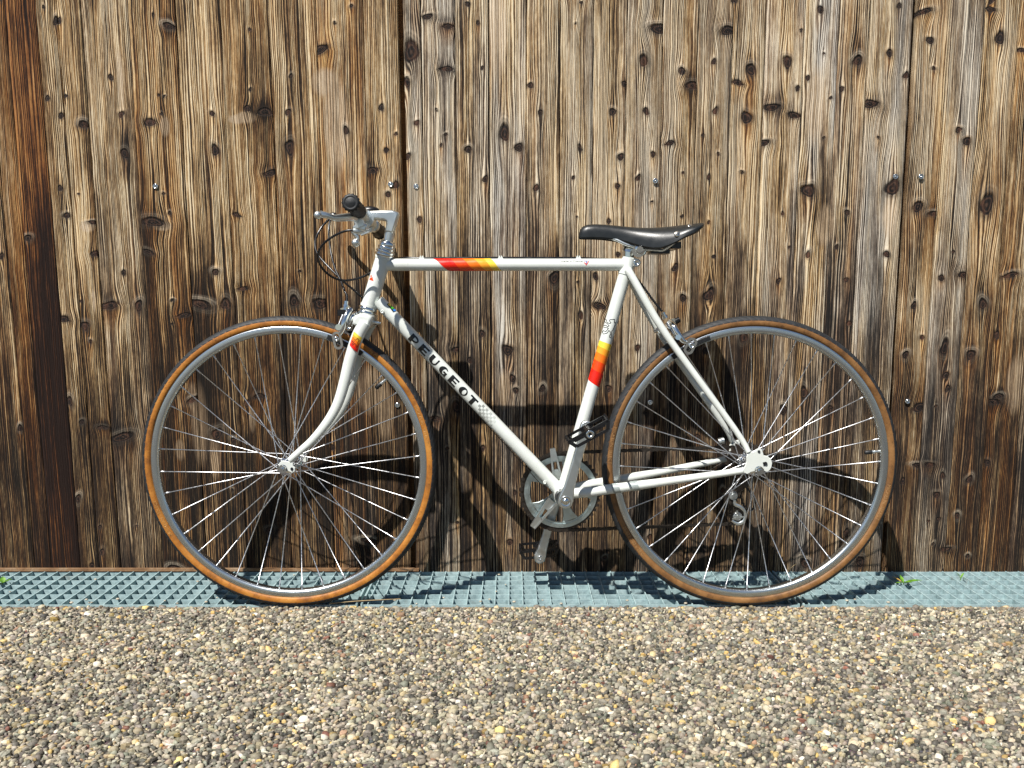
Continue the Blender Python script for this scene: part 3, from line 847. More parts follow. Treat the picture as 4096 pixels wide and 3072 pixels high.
def grip(sgn, a, b):
    m = MB(); n = 30; pts = []; rad = []
    for i in range(n + 1):
        t_ = i / n; pts.append(BC + bdir * sgn * (a + (b - a) * t_)); rad.append(.0150 + .0006 * math.sin(i * 2.1))
    m.tube(pts, rad, 22)
    E = BC + bdir * sgn * b
    m.lathe(E, bdir * sgn, [(-.010, .0155), (-.008, .0172), (-.001, .0172), (.002, .0160), (.003, .0125), (.0018, .0112), (.0024, .010), (.0030, .0001)], 24)
    ax = bdir.cross(Vector((0, 0, 1))).normalized(); ay = bdir.cross(ax)
    for k in range(14):
        w = 2 * math.pi * k / 14
        m.sphere(E - bdir * sgn * .003 + (ax * math.cos(w) + ay * math.sin(w)) * .0155, .0034, 8, 6)
    return m.build('grip', M['black'], hbar)
grip(1, .100, .192); grip(-1, .100, .190)
# brake levers: near one pointing forward, far one alike
def lever(pts_blade, perch, sd, tip):
    m = MB()
    m.tube(smooth_path(pts_blade, 5), lerp_list([.0052, .0062, .0058, .0050, .0046, .0056], 5), 12, flat=(1.35, .75))
    m.sphere(tip, .0082, 12, 8)
    a, b = perch
    m.bar(a, b, .017, .020)
    return m.build('brake_lever', M['alu'], hbar)
lever([zA(1010, 640, -.105), zA(930, 620, -.125), zA(800, 628, -.145), zA(690, 632, -.160), zA(590, 598, -.170), zA(480, 578, -.176)],
      (zA(1120, 690, -.085), zA(1010, 735, -.085)), 1, zA(448, 592, -.178))
fl = [zA(1010, 655, .100), zA(930, 640, .120), zA(820, 648, .140), zA(740, 640, .152), zA(700, 622, .160), zA(676, 604, .164)]
lever(fl, (BC - bdir * .085 + Vector((-.004, 0, -.006)), BC - bdir * .085 + Vector((-.03, 0, -.016))), -1, fl[-1])
# lever clamps and lower body
for s_ in (.085, -.085):
    m = MB(); m.tube([BC + bdir * (s_ - .009), BC + bdir * (s_ + .009)], .0150, 20); m.build('lever_clamp', M['alu'], hbar)
m = MB()
m.prism([zA(x, y, -.08) for x, y in ((1010, 640), (1110, 690), (1190, 740), (1165, 835), (1050, 815), (960, 780), (995, 740))], -.090, -.070, .004, .005, True)
m.tube(smooth_path([zA(1180, 770, -.07), zA(1060, 830, -.08), zA(960, 820, -.085)], 5), [.006, .0062, .0066, .007, .0072, .0074, .0075, .0076, .0076, .007, .0068], 12)
m.build('gear_lever_body', M['alu'], hbar)
m = MB(); m.tube([zA(1230, 720, .02), zA(1205, 830, .02)], .009, 12); m.build('clamp_screw', M['alu'], hbar)
# gear lever with ball end under the bar, black gear unit behind the clamp
m = MB(); m.tube(smooth_path([zA(960, 835, -.082), zA(1000, 880, -.084), zA(1032, 910, -.084), zA(1035, 950, -.084), zA(1012, 985, -.084)], 5), lerp_list([.0045, .0042, .0036, .0034, .0040], 5), 10); m.sphere(zA(1005, 1000, -.084), .0092, 12, 8)
m.build('gear_lever', M['alu'], hbar)
m = MB(); q = zA(1215, 530, .05); m.sphere(q, .018, 16, 10, (1.25, .7, .62)); m.build('gear_lever_cap', M['black_gloss'], hbar)
m = MB(); q = zA(672, 592, .165); m.sphere(q, .0085, 12, 8, (1.2, 1, .8)); m.build('lever_hood', M['black_gloss'], hbar)

# cables
cab = MB()
cab.tube(smooth_path([zA(970, 815, -.088), zA(880, 820, -.088), zA(760, 860, -.085), zA(620, 940, -.08), zA(510, 1040, -.07), zA(455, 1150, -.06), zA(455, 1260, -.05), zA(510, 1370, -.04), zA(610, 1470, -.03), zA(730, 1535, -.02),
          zA(850, 1555, -.01), zA(1000, 1535, .005), zA(1130, 1490, .016), zA(1220, 1445, .026), zA(1420, 1330, .032), zA(1600, 1240, .020), zA(1760, 1222, .006), L(1690, 1033, 0)], 6), .0026, 10)
cab.build('brake_cable', M['black_gloss'], bike)
cab = MB()
cab.tube(smooth_path([zA(660, 600, .115), zA(600, 665, .11), zA(520, 750, .10), zA(445, 870, .09), zA(408, 990, .075), zA(425, 1120, .06), zA(500, 1240, .045), zA(640, 1390, .03), zA(780, 1530, .02), zB(830, 100, .02), zB(1000, 240, .024), zB(1110, 335, .028),
          zB(1240, 430, .026), zB(1330, 500, .018)], 6), .0026, 10)
cab.build('gear_cable', M['black_gloss'], bike)
cab = MB()
cab.tube(smooth_path([zA(640, 640, .11), zA(618, 720, .10), zA(608, 830, .09), zA(614, 950, .075), zA(632, 1080, .06), zA(660, 1230, .045), zA(710, 1400, .025), zA(790, 1570, .005), zB(840, 230, -.012), zB(876, 310, -.018), zB(872, 395, -.022)], 6), .0026, 10)
cab.build('brake_cable', M['black_gloss'], bike)
cab = MB()
cab.tube([L(1690, 1033), L(2002, 1031), L(2313, 1032), L(2405, 1036, .004)], .0026, 10)
cab.tube(smooth_path([L(2405, 1036, .004), L(2470, 1045, .018), L(2530, 1095, .024), zG(830, 0, .012), zG(950, 165, .004), zG(1050, 290, 0)], 6), .0026, 10)
cab.build('brake_cable', M['black_gloss'], bike)
for (px, py) in ((1687, 1038), (2002, 1038), (2313, 1038)):
    m = MB(); q = L(px, py - 6); m.prism([q + Vector(d) for d in ((-.0065, 0, -.0025), (-.003, 0, .0050), (-.0012, 0, .0050), (-.0006, 0, .0012), (.0006, 0, .0012), (.0012, 0, .0050), (.003, 0, .0050), (.0065, 0, -.0025))], -.005, .005)
    m.build('cable_clip', M['white'], bike)
m = MB(); m.tube([zB(1395, 560, .004), zD(20, 390, .004), zD(470, 890, .004)],   .0009, 6); m.build('gear_wire', M['chainblack'], bike); m = MB(); m.tube([zE(0, 742, .030), zE(300, 720, .040), zE(470, 690, .05), zE(690, 560, .055)], .0011, 6)
m.build('gear_wire', M['chainblack'], bike)

# saddle
stn = [(366, 425, 455, .008), (378, 378, 462, .0125), (410, 335, 466, .0165), (470, 310, 466, .0185), (560, 303, 465, .0195), (700, 308, 472, .0205), (850, 322, 490, .0225), (980, 336, 522, .027), (1100, 345, 560, .034),
       (1200, 347, 585, .041), (1300, 345, 600, .048), (1400, 339, 596, .056), (1500, 330, 565, .063), (1600, 318, 520, .069), (1700, 306, 462, .073), (1790, 297, 425, .074), (1855, 290, 396, .072), (1885, 290, 378, .069), (1897, 305, 362, .066)]
m = MB(); vs = []; nseg = 26
for (x, yt, yb, w) in stn:
    T = zC(x, yt, 0); B = zC(x, yb, -w); T.z -= w * .03
    for k in range(nseg + 1):
        th = math.pi * (k / nseg - .5)
        sn = math.copysign(abs(math.sin(th)) ** .82, th); cs = max(0, math.cos(th)) ** .62
        vs.append(Vector((B.x + (T.x - B.x) * cs, w * sn, B.z + (T.z - B.z) * cs)))
fs = []
for i in range(len(stn) - 1):
    for k in range(nseg):
        a = i * (nseg + 1) + k
        fs.append((a, a + 1, a + nseg + 2, a + nseg + 1))
m.add(vs, fs)
m.add(vs[:nseg + 1], [tuple(range(nseg + 1))])
# inner skin so the shell has thickness, and rear lip
vin = [Vector((q.x, q.y * .93, q.z - .0035)) for q in vs]
m.add(vin, [tuple(reversed(f)) for f in fs])
lip = [vs[-(nseg + 1) + k] for k in range(nseg + 1)]; lip2 = [vin[-(nseg + 1) + k] for k in range(nseg + 1)]
m.add(lip + lip2, [(k, k + 1, nseg + 2 + k, nseg + 1 + k) for k in range(nseg)])
n1 = nseg + 1
for side in (0, nseg):
    a = [vs[i * n1 + side] for i in range(len(stn))]; b = [vin[i * n1 + side] for i in range(len(stn))]
    m.add(a + b, [(i, i + 1, len(stn) + i + 1, len(stn) + i) for i in range(len(stn) - 1)])
saddle = m.build('saddle', M['leather'], bike)
for (x, y, c, nrm) in ((1610, 430, -.0668, (.1, -.9, .35)), (1775, 332, -.058, (.25, -.75, .6))):
    m = MB(); q = zC(x, y, c); m.lathe(q, nrm, [(-.002, .0068), (.0008, .0066), (.0016, .005), (.0018, .0001)], 16); m.build('saddle_rivet', M['rivet'], saddle)
for sd in (-1, 1):
    m = MB(); m.tube(smooth_path([zC(560, 455, .010 * sd), zC(800, 490, .018 * sd), zC(960, 560, .022 * sd), zC(1080, 590, .022 * sd), zC(1200, 620, .022 * sd), zC(1340, 632, .024 * sd), zC(1430, 632, .03 * sd), zC(1500, 590, .04 * sd), zC(1590, 520, .048 * sd)], 4), .0036, 10); m.build('saddle_rail', M['alu'], saddle)
m = MB(); m.box(zC(1370, 660, 0), .042, .05, .009); m.build('saddle_underside', M['black_gloss'], saddle); m = MB(); m.box(zC(1540, 590, .01), .02, .10, .014); m.build('saddle_underside', M['black_gloss'], saddle)
# seat post and clamp
m = MB(); m.tube([ST1 + stx * .018, zC(1000, 600)], .0122, 22); m.tube([zC(985, 660), zC(1004, 588)], [.0140, .0120], 20)
m.build('seatpost', M['chrome'], bike)
m = MB()
m.cyl(zC(1115, 645, -.026), zC(1115, 645, .026), .0135, 20)
m.prism([zC(x, y) for x, y in ((1030, 570), (1090, 560), (1180, 590), (1215, 640), (1190, 700), (1120, 730), (1060, 700), (1020, 660))], -.020, .020, .003, .004, True)
m.lathe(zC(1138, 622, -.026), -YH, [(0, .0118), (.003, .0118), (.004, .010), (.004, .0001)], 20)
m.cyl(zC(1138, 624, -.029), zC(1138, 624, -.038), .0075, 6)
m.build('seat_clamp', M['chrome'], bike)

# wheels
def polar(c, r, ang, y=0.0): return Vector((c[0] + r * math.cos(ang), y, c[2] + r * math.sin(ang)))
def ring_surface(prof, seg, disp=None):
    """closed profile (y, r) spun about the wheel axis; disp(i,k) shifts the radius"""
    n = len(prof); vs = []; fs = []
    for k in range(seg):
        w = 2 * math.pi * k / seg
        for i, (y, r) in enumerate(prof):
            rr = r + (disp(i, w) if disp else 0)
            vs.append((rr * math.cos(w), y, rr * math.sin(w)))
    for k in range(seg):
        k2 = (k + 1) % seg
        for i in range(n - 1):
            fs.append((k * n + i, k * n + i + 1, k2 * n + i + 1, k2 * n + i))
    return vs, fs
def text_verts(txt, size):
    cu = bpy.data.curves.new('lettering', 'FONT'); cu.body = txt; cu.size = size; cu.resolution_u = 2
    ob = bpy.data.objects.new('lettering', cu); COL.objects.link(ob)
    bpy.context.view_layer.update()
    me = bpy.data.meshes.new_from_object(ob.evaluated_get(bpy.context.evaluated_depsgraph_get()))
    v = [q.co.copy() for q in me.vertices]; f = [tuple(p.vertices) for p in me.polygons]
    bpy.data.objects.remove(ob); bpy.data.curves.remove(cu); bpy.data.meshes.remove(me)
    return v, f
def make_wheel(C, skin, emboss, hub_c, flange, texts, valve_ang, spoke_rot, label):
    rimp = [(-.0060, .2995), (-.0100, .3015), (-.0112, .3040), (-.0115, .3085), (-.0112, .3130), (-.0108, .3160), (-.0098, .3168), (-.0085, .3160), (-.0085, .3080),
            (.0085, .3080), (.0085, .3160), (.0098, .3168), (.0108, .3160), (.0112, .3130), (.0115, .3085), (.0112, .3040), (.0100, .3015), (.0060, .2995), (-.0060, .2995)]
    m = MB(); m.add(*ring_surface(rimp, 160))
    wh = m.build('wheel', M['rim'], bike, label); wh.location = C
    # casing and tread of the tyre share one round section about 27 mm across
    cy, cr = .0138, .3248
    def sec(a): return (cy * math.sin(a), cr + .0142 * math.cos(a))
    side = [(-.0088, .3150)] + [sec(R_(a)) for a in range(-116, -61, 6)]
    side2 = [(-y, r) for (y, r) in side]
    m = MB(); m.add(*ring_surface(side, 200)); m.add(*ring_surface(side2, 200))
    m.build('tyre', skin, wh)
    tp = []
    for a in range(-70, 71, 7):
        y, r = sec(R_(a)); tp.append((y * 1.02, r + .0005))
    tp = [(tp[0][0], tp[0][1] - .0012)] + tp + [(tp[-1][0], tp[-1][1] - .0012)]
    half = len(tp) // 2
    def groove(i, w):
        if i <= 0 or i >= len(tp) - 1: return 0
        fr = (w / (2 * math.pi) * 132 + abs(i - half) * .16) % 1.0
        return -.0011 if fr < .2 and 1 < abs(i - half) < half else (-.0005 if i == half else 0)
    m = MB(); m.add(*ring_surface(tp, 924, groove)); m.build('tread', M['tread'], wh)
    # raised lettering on the near side wall
    for (txt, ang, size, flip) in texts:
        v, f = text_verts(txt, size)
        wd = max(q.x for q in v); hh = size * .7
        m = MB(); nv = []
        for q in v:
            # middle of the side wall at about r .3232
            if not flip: a = R_(ang) - (q.x - wd / 2) / .3225; r = .3225 + (q.y - hh / 2)
            else: a = R_(ang) + (q.x - wd / 2) / .3225; r = .3225 - (q.y - hh / 2)
            s_ = max(-1, min(1, (r - cr) / .0142)); y = -cy * math.sqrt(max(.05, 1 - s_ * s_)) - .0005
            nv.append((r * math.cos(a), y, r * math.sin(a)))
        m.add(nv, f, False); m.build('lettering', emboss, wh)
    # hub
    (n_, f_), (ra, rb) = hub_c, flange
    m = MB()
    m.lathe((0, 0, 0), YH, [(n_ - .010, .0075), (n_ - .009, .0120), (n_ - .0030, .0130), (n_ - .0022, ra), (n_ + .0012, ra), (n_ + .003, ra * .72), (n_ + .010, .0125), (f_ - .010, .0125), (f_ - .003, rb * .72), (f_ - .0012, rb), (f_ + .0022, rb), (f_ + .003, .0130), (f_ + .010, .0110)], 28)
    hub = m.build('hub', M['chrome'], wh)
    # spokes: 36, crossed three, laced alternately to both flanges
    prof_r = [.0012, .0012, .0012, .0019, .0019, .0015]
    for i in range(36):
        near = i % 2 == 0
        th = R_(i * 10 + spoke_rot); kind = (i // 2) % 2
        hr = (ra if near else rb) - .0032
        hc = n_ if near else f_
        hc += (-.0016 if kind else .0016)
        ha = th + R_(60 if kind else -60)
        A = polar((0, 0, 0), hr, ha, hc); B = polar((0, 0, 0), .3010, th, -.0015 if near else .0015)
        d = (B - A); n = d.normalized(); ln = d.length
        mid = n.cross(YH).normalized()
        pts = [A, A + n * (ln * .5), B - n * .0125, B - n * .0120, B - n * .002, B]
        ms = MB(); ms.tube(pts, prof_r, 7)
        ms.sphere(A, .0017, 6, 4)
        ms.build('spoke', M['spoke'], wh)
    # valve
    va = R_(valve_ang); u = Vector((-math.cos(va), 0, -math.sin(va))); q = polar((0, 0, 0), .301, va)
    m = MB(); m.cyl(q, q + u * .034, .0031, 10); m.cyl(q + u * .012, q + u * .020, .0042, 10); m.build('valve', M['alu'], wh)
    m = MB(); m.tube([q + u * .018, q + u * .020, q + u * .033, q + u * .035], [.0040, .0052, .0050, .003], 12); m.build('valve_cap', M['black'], wh)
    # axle and nuts
    for s_, cc in ((-1, n_), (1, f_)):
        m = MB()
        e0 = s_ * (.0535 if texts_front(C) else .0695)
        m.tube([Vector((0, e0, 0)), Vector((0, e0 + s_ * .0035, 0))], .0098, 18)
        m.tube([Vector((0, e0 + s_ * .0035, 0)), Vector((0, e0 + s_ * .0105, 0))], .0096, 6)
        m.tube([Vector((0, e0 + s_ * .0105, 0)), Vector((0, e0 + s_ * .016, 0))], [.0050, .0046], 14)
        m.build('axle_nut', M['chrome'], wh)
    return wh
def texts_front(C): return C.x < 0
make_wheel(WF, M['skin_front'], M['emboss_front'], (-.034, .034), (.0195, .0195),
           [('MICHELIN - SELECT', 17, .0105, False), ('28 C)', 52, .0105, False), ('MICHELIN - SELECT', 203, .0105, False), ('700', 80, .009, False)], 41, 3.5,
           'front wheel with amber side wall')
make_wheel(WR, M['skin_rear'], M['emboss_rear'], (-.036, .022), (.0195, .0195),
           [('MICHELIN  SELECT', 172, .0105, True), ('28-622  700 x 28 C', 214, .0105, True), ('MICHELIN  SELECT', -16, .0105, False)], 5.5, 1.0,
           'rear wheel with browner side wall')

# freewheel, chain set, chain, derailleur
def gear(m, c, r, teeth, y0, y1, holes=0.0, inner=.012):
    n = teeth * 4; out = []
    for i in range(n):
        a = 2 * math.pi * i / n; ph = i % 4
        rr = r + (.0030 if ph in (1, 2) else -.0022)
        out.append((rr, a))
    vs = []; fs = []
    for y in (y0, y1):
        vs += [polar(c, rr, a, y) for rr, a in out]; vs += [polar(c, inner, a, y) for rr, a in out]
    for i in range(n):
        j = (i + 1) % n
        fs += [(i, j, n + j, n + i), (2 * n + i, 3 * n + i, 3 * n + j, 2 * n + j), (i, 2 * n + i, 2 * n + j, j), (n + i, n + j, 3 * n + j, 3 * n + i)]
    m.add(vs, fs, False)
m = MB()
for (t_, y) in ((22, .0285), (19, .0340), (17, .0395), (15, .0450), (13, .0505)): gear(m, WR, .0127 / (2 * math.sin(math.pi / t_)), t_, y, y + .0018)
m.cyl(WR + YH * .027, WR + YH * .054, .015, 20)
m.build('freewheel', M['cog'], bike)
CR = L(2243, 1967, .044)                      # chain ring centre
m = MB(); y0, y1 = .0425, .0455
gear(m, CR, .0935, 46, y0, y1, inner=.0855); m.build('chainring_teeth', M['chainblack'], bike)
m = MB()
def ring_plate(m, c, r0, r1, ya, yb, n=96):
    vs = []
    for y in (ya, yb):
        for r in (r0, r1): vs += [polar(c, r, 2 * math.pi * k / n, y) for k in range(n)]
    fs = []
    for k in range(n):
        j = (k + 1) % n
        fs += [(k, j, n + j, n + k), (2 * n + k, 3 * n + k, 3 * n + j, 2 * n + j), (n + k, n + j, 3 * n + j, 3 * n + k), (k, 2 * n + k, 2 * n + j, j)]
    m.add(vs, fs, False)
ring_plate(m, CR, .0775, .0868, .0405, .0474); ring_plate(m, CR, .0735, .0778, .0425, .0455)
for a in (-71, -143, 145, 73, 1):
    w0 = R_(a)
    def at_(r, off): return polar(CR, 1, w0) * 0 + Vector((CR.x + r * math.cos(w0) - off * math.sin(w0), 0, CR.z + r * math.sin(w0) + off * math.cos(w0)))
    P = [at_(.012, -.010), at_(.038, -.0082), at_(.056, -.0115), at_(.0725, -.020), at_(.0725, .020), at_(.056, .0115), at_(.038, .0082), at_(.012, .010)]
    m.prism(P, .0435, .0470, .0008, .0008)
    for r_ in (.047, .062): m.cyl(at_(r_, 0) + YH * .0428, at_(r_, 0) + YH * .0440, .0036, 12)
m.cyl(CR + YH * .036, CR + YH * .052, .0215, 24)
chainring = m.build('chainring', M['ring'], bike)
# two pressed channel arms on the inner side of the ring
def channel_arm(tip, tipw, root, rootw):
    m = MB(); c_ = .030
    a, b = Vector(root), Vector(tip); t_ = (b - a).normalized(); x_ = Vector((-t_.z, 0, t_.x))
    def strip(o0, o1, e0, e1, ya, yb):
        P = [a + x_ * o0 * rootw, b + x_ * e0 * tipw, b + x_ * e1 * tipw, a + x_ * o1 * rootw]
        m.prism(P, ya, yb)
    strip(-1, -.55, -1, -.5, .026, .036); strip(.55, 1, .5, 1, .026, .036)
    P = [b - t_ * .030 - x_ * tipw * .6, b - x_ * tipw, b + x_ * tipw, b - t_ * .030 + x_ * tipw * .6]
    m.prism(P, .027, .0355)
    P = [a + t_ * .002 - x_ * rootw * .7, a + (b - a) * .34 - x_ * tipw * .7, a + (b - a) * .34 + x_ * tipw * .7, a + t_ * .002 + x_ * rootw * .7]
    m.prism(P, .029, .0355)
    return m.build('channel_arm', M['alu'], chainring)
channel_arm(zD(497, 458, .030), .0062, zD(548, 760, .030), .0120)
channel_arm(zD(310, 1205, .030), .0068, zD(505, 950, .030), .0135)

def crank_arm(A, B, c0, c1, near):
    d = (B - A); ln = d.length; n = d.normalized(); x_ = Vector((-n.z, 0, n.x))
    prof = [(-.0165, .004), (-.0140, .0105), (-.007, .0158), (.004, .0168), (.016, .0150), (.030, .0118), (.060, .0104), (ln - .05, .0098), (ln - .022, .0112), (ln - .006, .0138), (ln + .006, .0132), (ln + .0125, .0085), (ln + .0150, .003)]
    P = [A + n * s_ + x_ * w for s_, w in prof] + [A + n * s_ - x_ * w for s_, w in reversed(prof)]
    m = MB(); m.prism(P, c0, c1, .0028, .0032, True)
    o = m.build('crank', M['alu'] if near else M['alu_dull'], bike)
    return o
CA0, CA1 = zD(620, 952, -.078), zD(818, 262, -.084)
ck = crank_arm(CA0, CA1, -.086, -.072, True)
m = MB(); m.lathe(Vector((CA0.x, -.0858, CA0.z)), -YH, [(-.001, .0118), (.0018, .0118), (.0024, .0106), (.0008, .0096), (.0006, .0062), (.0022, .0058), (.0024, .0001)], 24)
m.build('crank_bolt', M['chrome'], ck)
m = MB(); m.cyl(BB + YH * -.075, BB + YH * .072, .0085, 16); m.lathe(BB, YH, [(-.040, .0165), (-.0345, .0200), (-.034, .0200)], 20); m.build('bottom_bracket_axle', M['alu_dull'], bike)
FA0 = Vector((CA0.x, 0, CA0.z)); FB = zD(376, 1476, .078)
ck2 = crank_arm(Vector((BB.x, .078, BB.z)), FB, .062, .074, False)
m = MB(); m.lathe(Vector((FB.x, .0618, FB.z)), -YH, [(-.0005, .0056), (.0008, .0054), (.0008, .0036), (-.0015, .003), (-.0015, .0001)], 16); m.build('pedal_axle_end', M['chrome'], ck2)

def pedal(C, sgn, tilt, c_in, c_out):
    """cage pedal: two windowed side plates, toothed ends and a barrel; C pedal axle point, sgn which way it points"""
    Rm = Matrix.Rotation(-R_(tilt), 3, 'Y')
    def T(x, y, z): return Vector((C.x, 0, C.z)) + Rm @ Vector((x, 0, z)) + YH * y
    m = MB()
    def plate(y, hl, zt, zb):
        th = .0038
        # outer frame of the plate with two windows
        top = [(-hl, zt), (hl, zt)]; bot = [(-hl * .80, zb), (hl * .80, zb)]
        def bar_(p, q, w): m.bar(T(p[0], y, p[1]), T(q[0], y, q[1]), w, th)
        bar_((-hl, zt), (hl, zt), .0056); bar_((-hl * .8, zb), (hl * .8, zb), .0060)
        bar_((-hl, zt), (-hl * .8, zb), .0075); bar_((hl, zt), (hl * .8, zb), .0075)
        m.prism([T(-.016, y, zt - .001), T(.016, y, zt - .001), T(.010, y, zb + .001), T(-.010, y, zb + .001)], y - th / 2, y + th / 2)
    plate(c_out, .046, .0075, -.0095); plate(c_in, .046, .0075, -.0095)
    for e in (-1, 1):
        m.bar(T(e * .046, c_out, .0065), T(e * .046, c_in, .0065), .0045, .0060, up=Rm @ Vector((0, 0, 1)))
        for k in range(5):
            y = c_out + (c_in - c_out) * (k + .5) / 5
            m.bar(T(e * .0465, y, .008), T(e * .0485, y, .013), .0030, .0034)
        m.bar(T(e * .036, c_out, -.0088), T(e * .036, c_in, -.0088), .0040, .0040)
    m.tube([T(0, c_in, 0), T(0, c_out, 0)], [.0100, .0082], 16)
    p = m.build('pedal', M['black_gloss'], bike)
    m = MB(); m.lathe(T(0, min(c_in, c_out) - .0018, 0), -YH, [(-.001, .0088), (.0014, .0088), (.0020, .0080), (.0020, .0040), (0, .0036), (0, .0001)], 20)
    if sgn < 0: m.build('pedal_cap', M['chrome'], p)
    m = MB(); m.cyl(T(0, sgn * .070, 0), T(0, c_in, 0), .0058, 12); m.build('pedal_axle', M['chrome'], p)
    return p
pedal(CA1, -1, 29, -.106, -.166)
pedal(FB, 1, 6, .096, .156)

# chain path in the plane of the drive train
def arc(c, r, a0, a1, n): return [polar(c, r, R_(a0 + (a1 - a0) * k / n), .044) for k in range(n + 1)]
UP, LP_ = zE(850, 1035, .044), zE(915, 1340, .044)
COG = Vector((WR.x, .044, WR.z))
path = arc(CR, .0940, 88, 268, 60)[::-1]                          # from bottom, round the front, to the top
path = arc(CR, .0940, 270, 92, 60)
path += [COG + Vector((-.03, 0, .0300))] + arc(COG, .0300, 90, -95, 16)
path += arc(UP, .0190, 120, 215, 8) + arc(LP_, .0190, 20, -95, 8)
path += [CR + Vector((.004, 0, -.0940))]
seg_len = [(path[i + 1] - path[i]).length for i in range(len(path) - 1)]
tot = sum(seg_len); nl = int(tot / .0127)
def at_len(s_):
    for i, q in enumerate(seg_len):
        if s_ <= q: return path[i].lerp(path[i + 1], s_ / max(q, 1e-6))
        s_ -= q
    return path[-1]
m = MB()
nodes = [at_len(tot * k / nl) for k in range(nl + 1)]
# slight sag of the lower run
for k in range(nl):
    A, B = nodes[k], nodes[k + 1]; d = (B - A).normalized(); x_ = Vector((-d.z, 0, d.x)); ln = (B - A).length
    hw = .0040; w = .0022 if k % 2 else .0034
    P = []
    for (s_, h) in ((-.0035, .0018), (-.0012, .0040), (.0025, .0036), (.5, .0024), (1.0, .0036), (1.0, .0040), (1.0, .0018)):
        pass
    P = [A - d * .0038 + x_ * .0016, A - d * .001 + x_ * hw, A + d * .003 + x_ * .0036, A + d * ln * .5 + x_ * .0024, B - d * .003 + x_ * .0036, B + d * .001 + x_ * hw, B + d * .0038 + x_ * .0016]
    P += [q - x_ * (2 * (q - A).dot(x_)) for q in reversed(P)]
    for s_ in (-1, 1):
        yc = .044 + s_ * w; m.prism(P, yc - .0006, yc + .0006)
    m.cyl(Vector((A.x, .0395, A.z)), Vector((A.x, .0485, A.z)), .0021, 8)
m.build('chain', M['chainblack'], bike)
# derailleur
dr = None
m = MB(); m.prism([zE(x, y, .055) for x, y in ((930, 860), (1000, 840), (1050, 900), (1000, 960), (900, 1010), (830, 1000), (860, 930))], .048, .066, .003, .004, True)
m.tube(smooth_path([zE(1040, 900, .06), zE(1010, 780, .062), zE(1080, 700, .063)], 4), .008, 12)
dr = m.build('derailleur', M['cog'], bike)
for q in (UP, LP_):
    dm = MB(); gear(dm, q, .0170, 11, .0425, .0455, inner=.006); dm.build('pulley', M['chainblack'], dr)
    m = MB(); m.lathe(Vector((q.x, .0385, q.z)), -YH, [(-.004, .0110), (0, .0105), (.0014, .0090), (.0014, .0055), (.0030, .0050), (.0030, .0001)], 20); m.sm = [False] * len(m.sm); m.build('pulley_cap', M['alu_dull'], dr)
m = MB()
cg = smooth_path([zE(880, 1105, .038), zE(885, 1170, .038), zE(960, 1205, .038), zE(1025, 1270, .038), zE(1035, 1350, .038), zE(1000, 1430, .038), zE(920, 1455, .038), zE(840, 1410, .038)], 5)
m.tube(cg, lerp_list([.0030, .0035, .0038, .0030, .0030, .0034, .0036, .0025], 5), 8, flat=(.5, 1.2))
m.bar(zE(845, 1385, .0375), zE(1015, 1350, .0375), .004, .002); m.bar(zE(915, 1260, .0375), zE(915, 1350, .0375), .004, .002)
m.build('derailleur_cage', M['alu'], dr)
m = MB(); m.tube(smooth_path([zE(990, 860, .06), zE(1120, 1000, .075), zE(1180, 1150, .085), zE(1120, 1260, .085), zE(1010, 1180, .075), zE(960, 1000, .066)], 6), .0024, 8); m.build('gear_cable', M['black_gloss'], dr)
m = MB(); m.cyl(zE(640, 245, .05), zE(720, 225, .05), .008, 10); m.build('chain_hanger_tab', M['alu'], bike)

# brake calipers
def stadium(m, c, half, r, rot, y0, y1, hole):
    """slotted end of a brake arm, ring of quads"""
    n = 20; out = []; inn = []
    u = Vector((math.sin(rot), 0, -math.cos(rot))); x_ = Vector((u.z, 0, -u.x))
    for k in range(n):
        a = 2 * math.pi * k / n; o_ = half if math.sin(a) > 0 else -half
        out.append(c + u * (o_ + r * math.sin(a)) + x_ * r * math.cos(a)); inn.append(c + u * (o_ + hole * math.sin(a)) + x_ * hole * math.cos(a))
    vs = [Vector((q.x, y, q.z)) for y in (y0, y1) for q in out + inn]; fs = []
    for i in range(n):
        j = (i + 1) % n
        fs += [(i, j, n + j, n + i), (2 * n + i, 3 * n + i, 3 * n + j, 2 * n + j), (i, 2 * n + i, 2 * n + j, j), (n + i, n + j, 3 * n + j, 3 * n + i)]
    m.add(vs, fs, False)
def pad(cen, a0, a1):
    m = MB(); n = 8; P = [polar(cen, .3140, R_(a0 + (a1 - a0) * k / n)) for k in range(n + 1)] + [polar(cen, .3030, R_(a1 + (a0 - a1) * k / n)) for k in range(n + 1)]
    m.prism(P, -.0205, -.0120, .001, .001)
    m.v += []
    return m
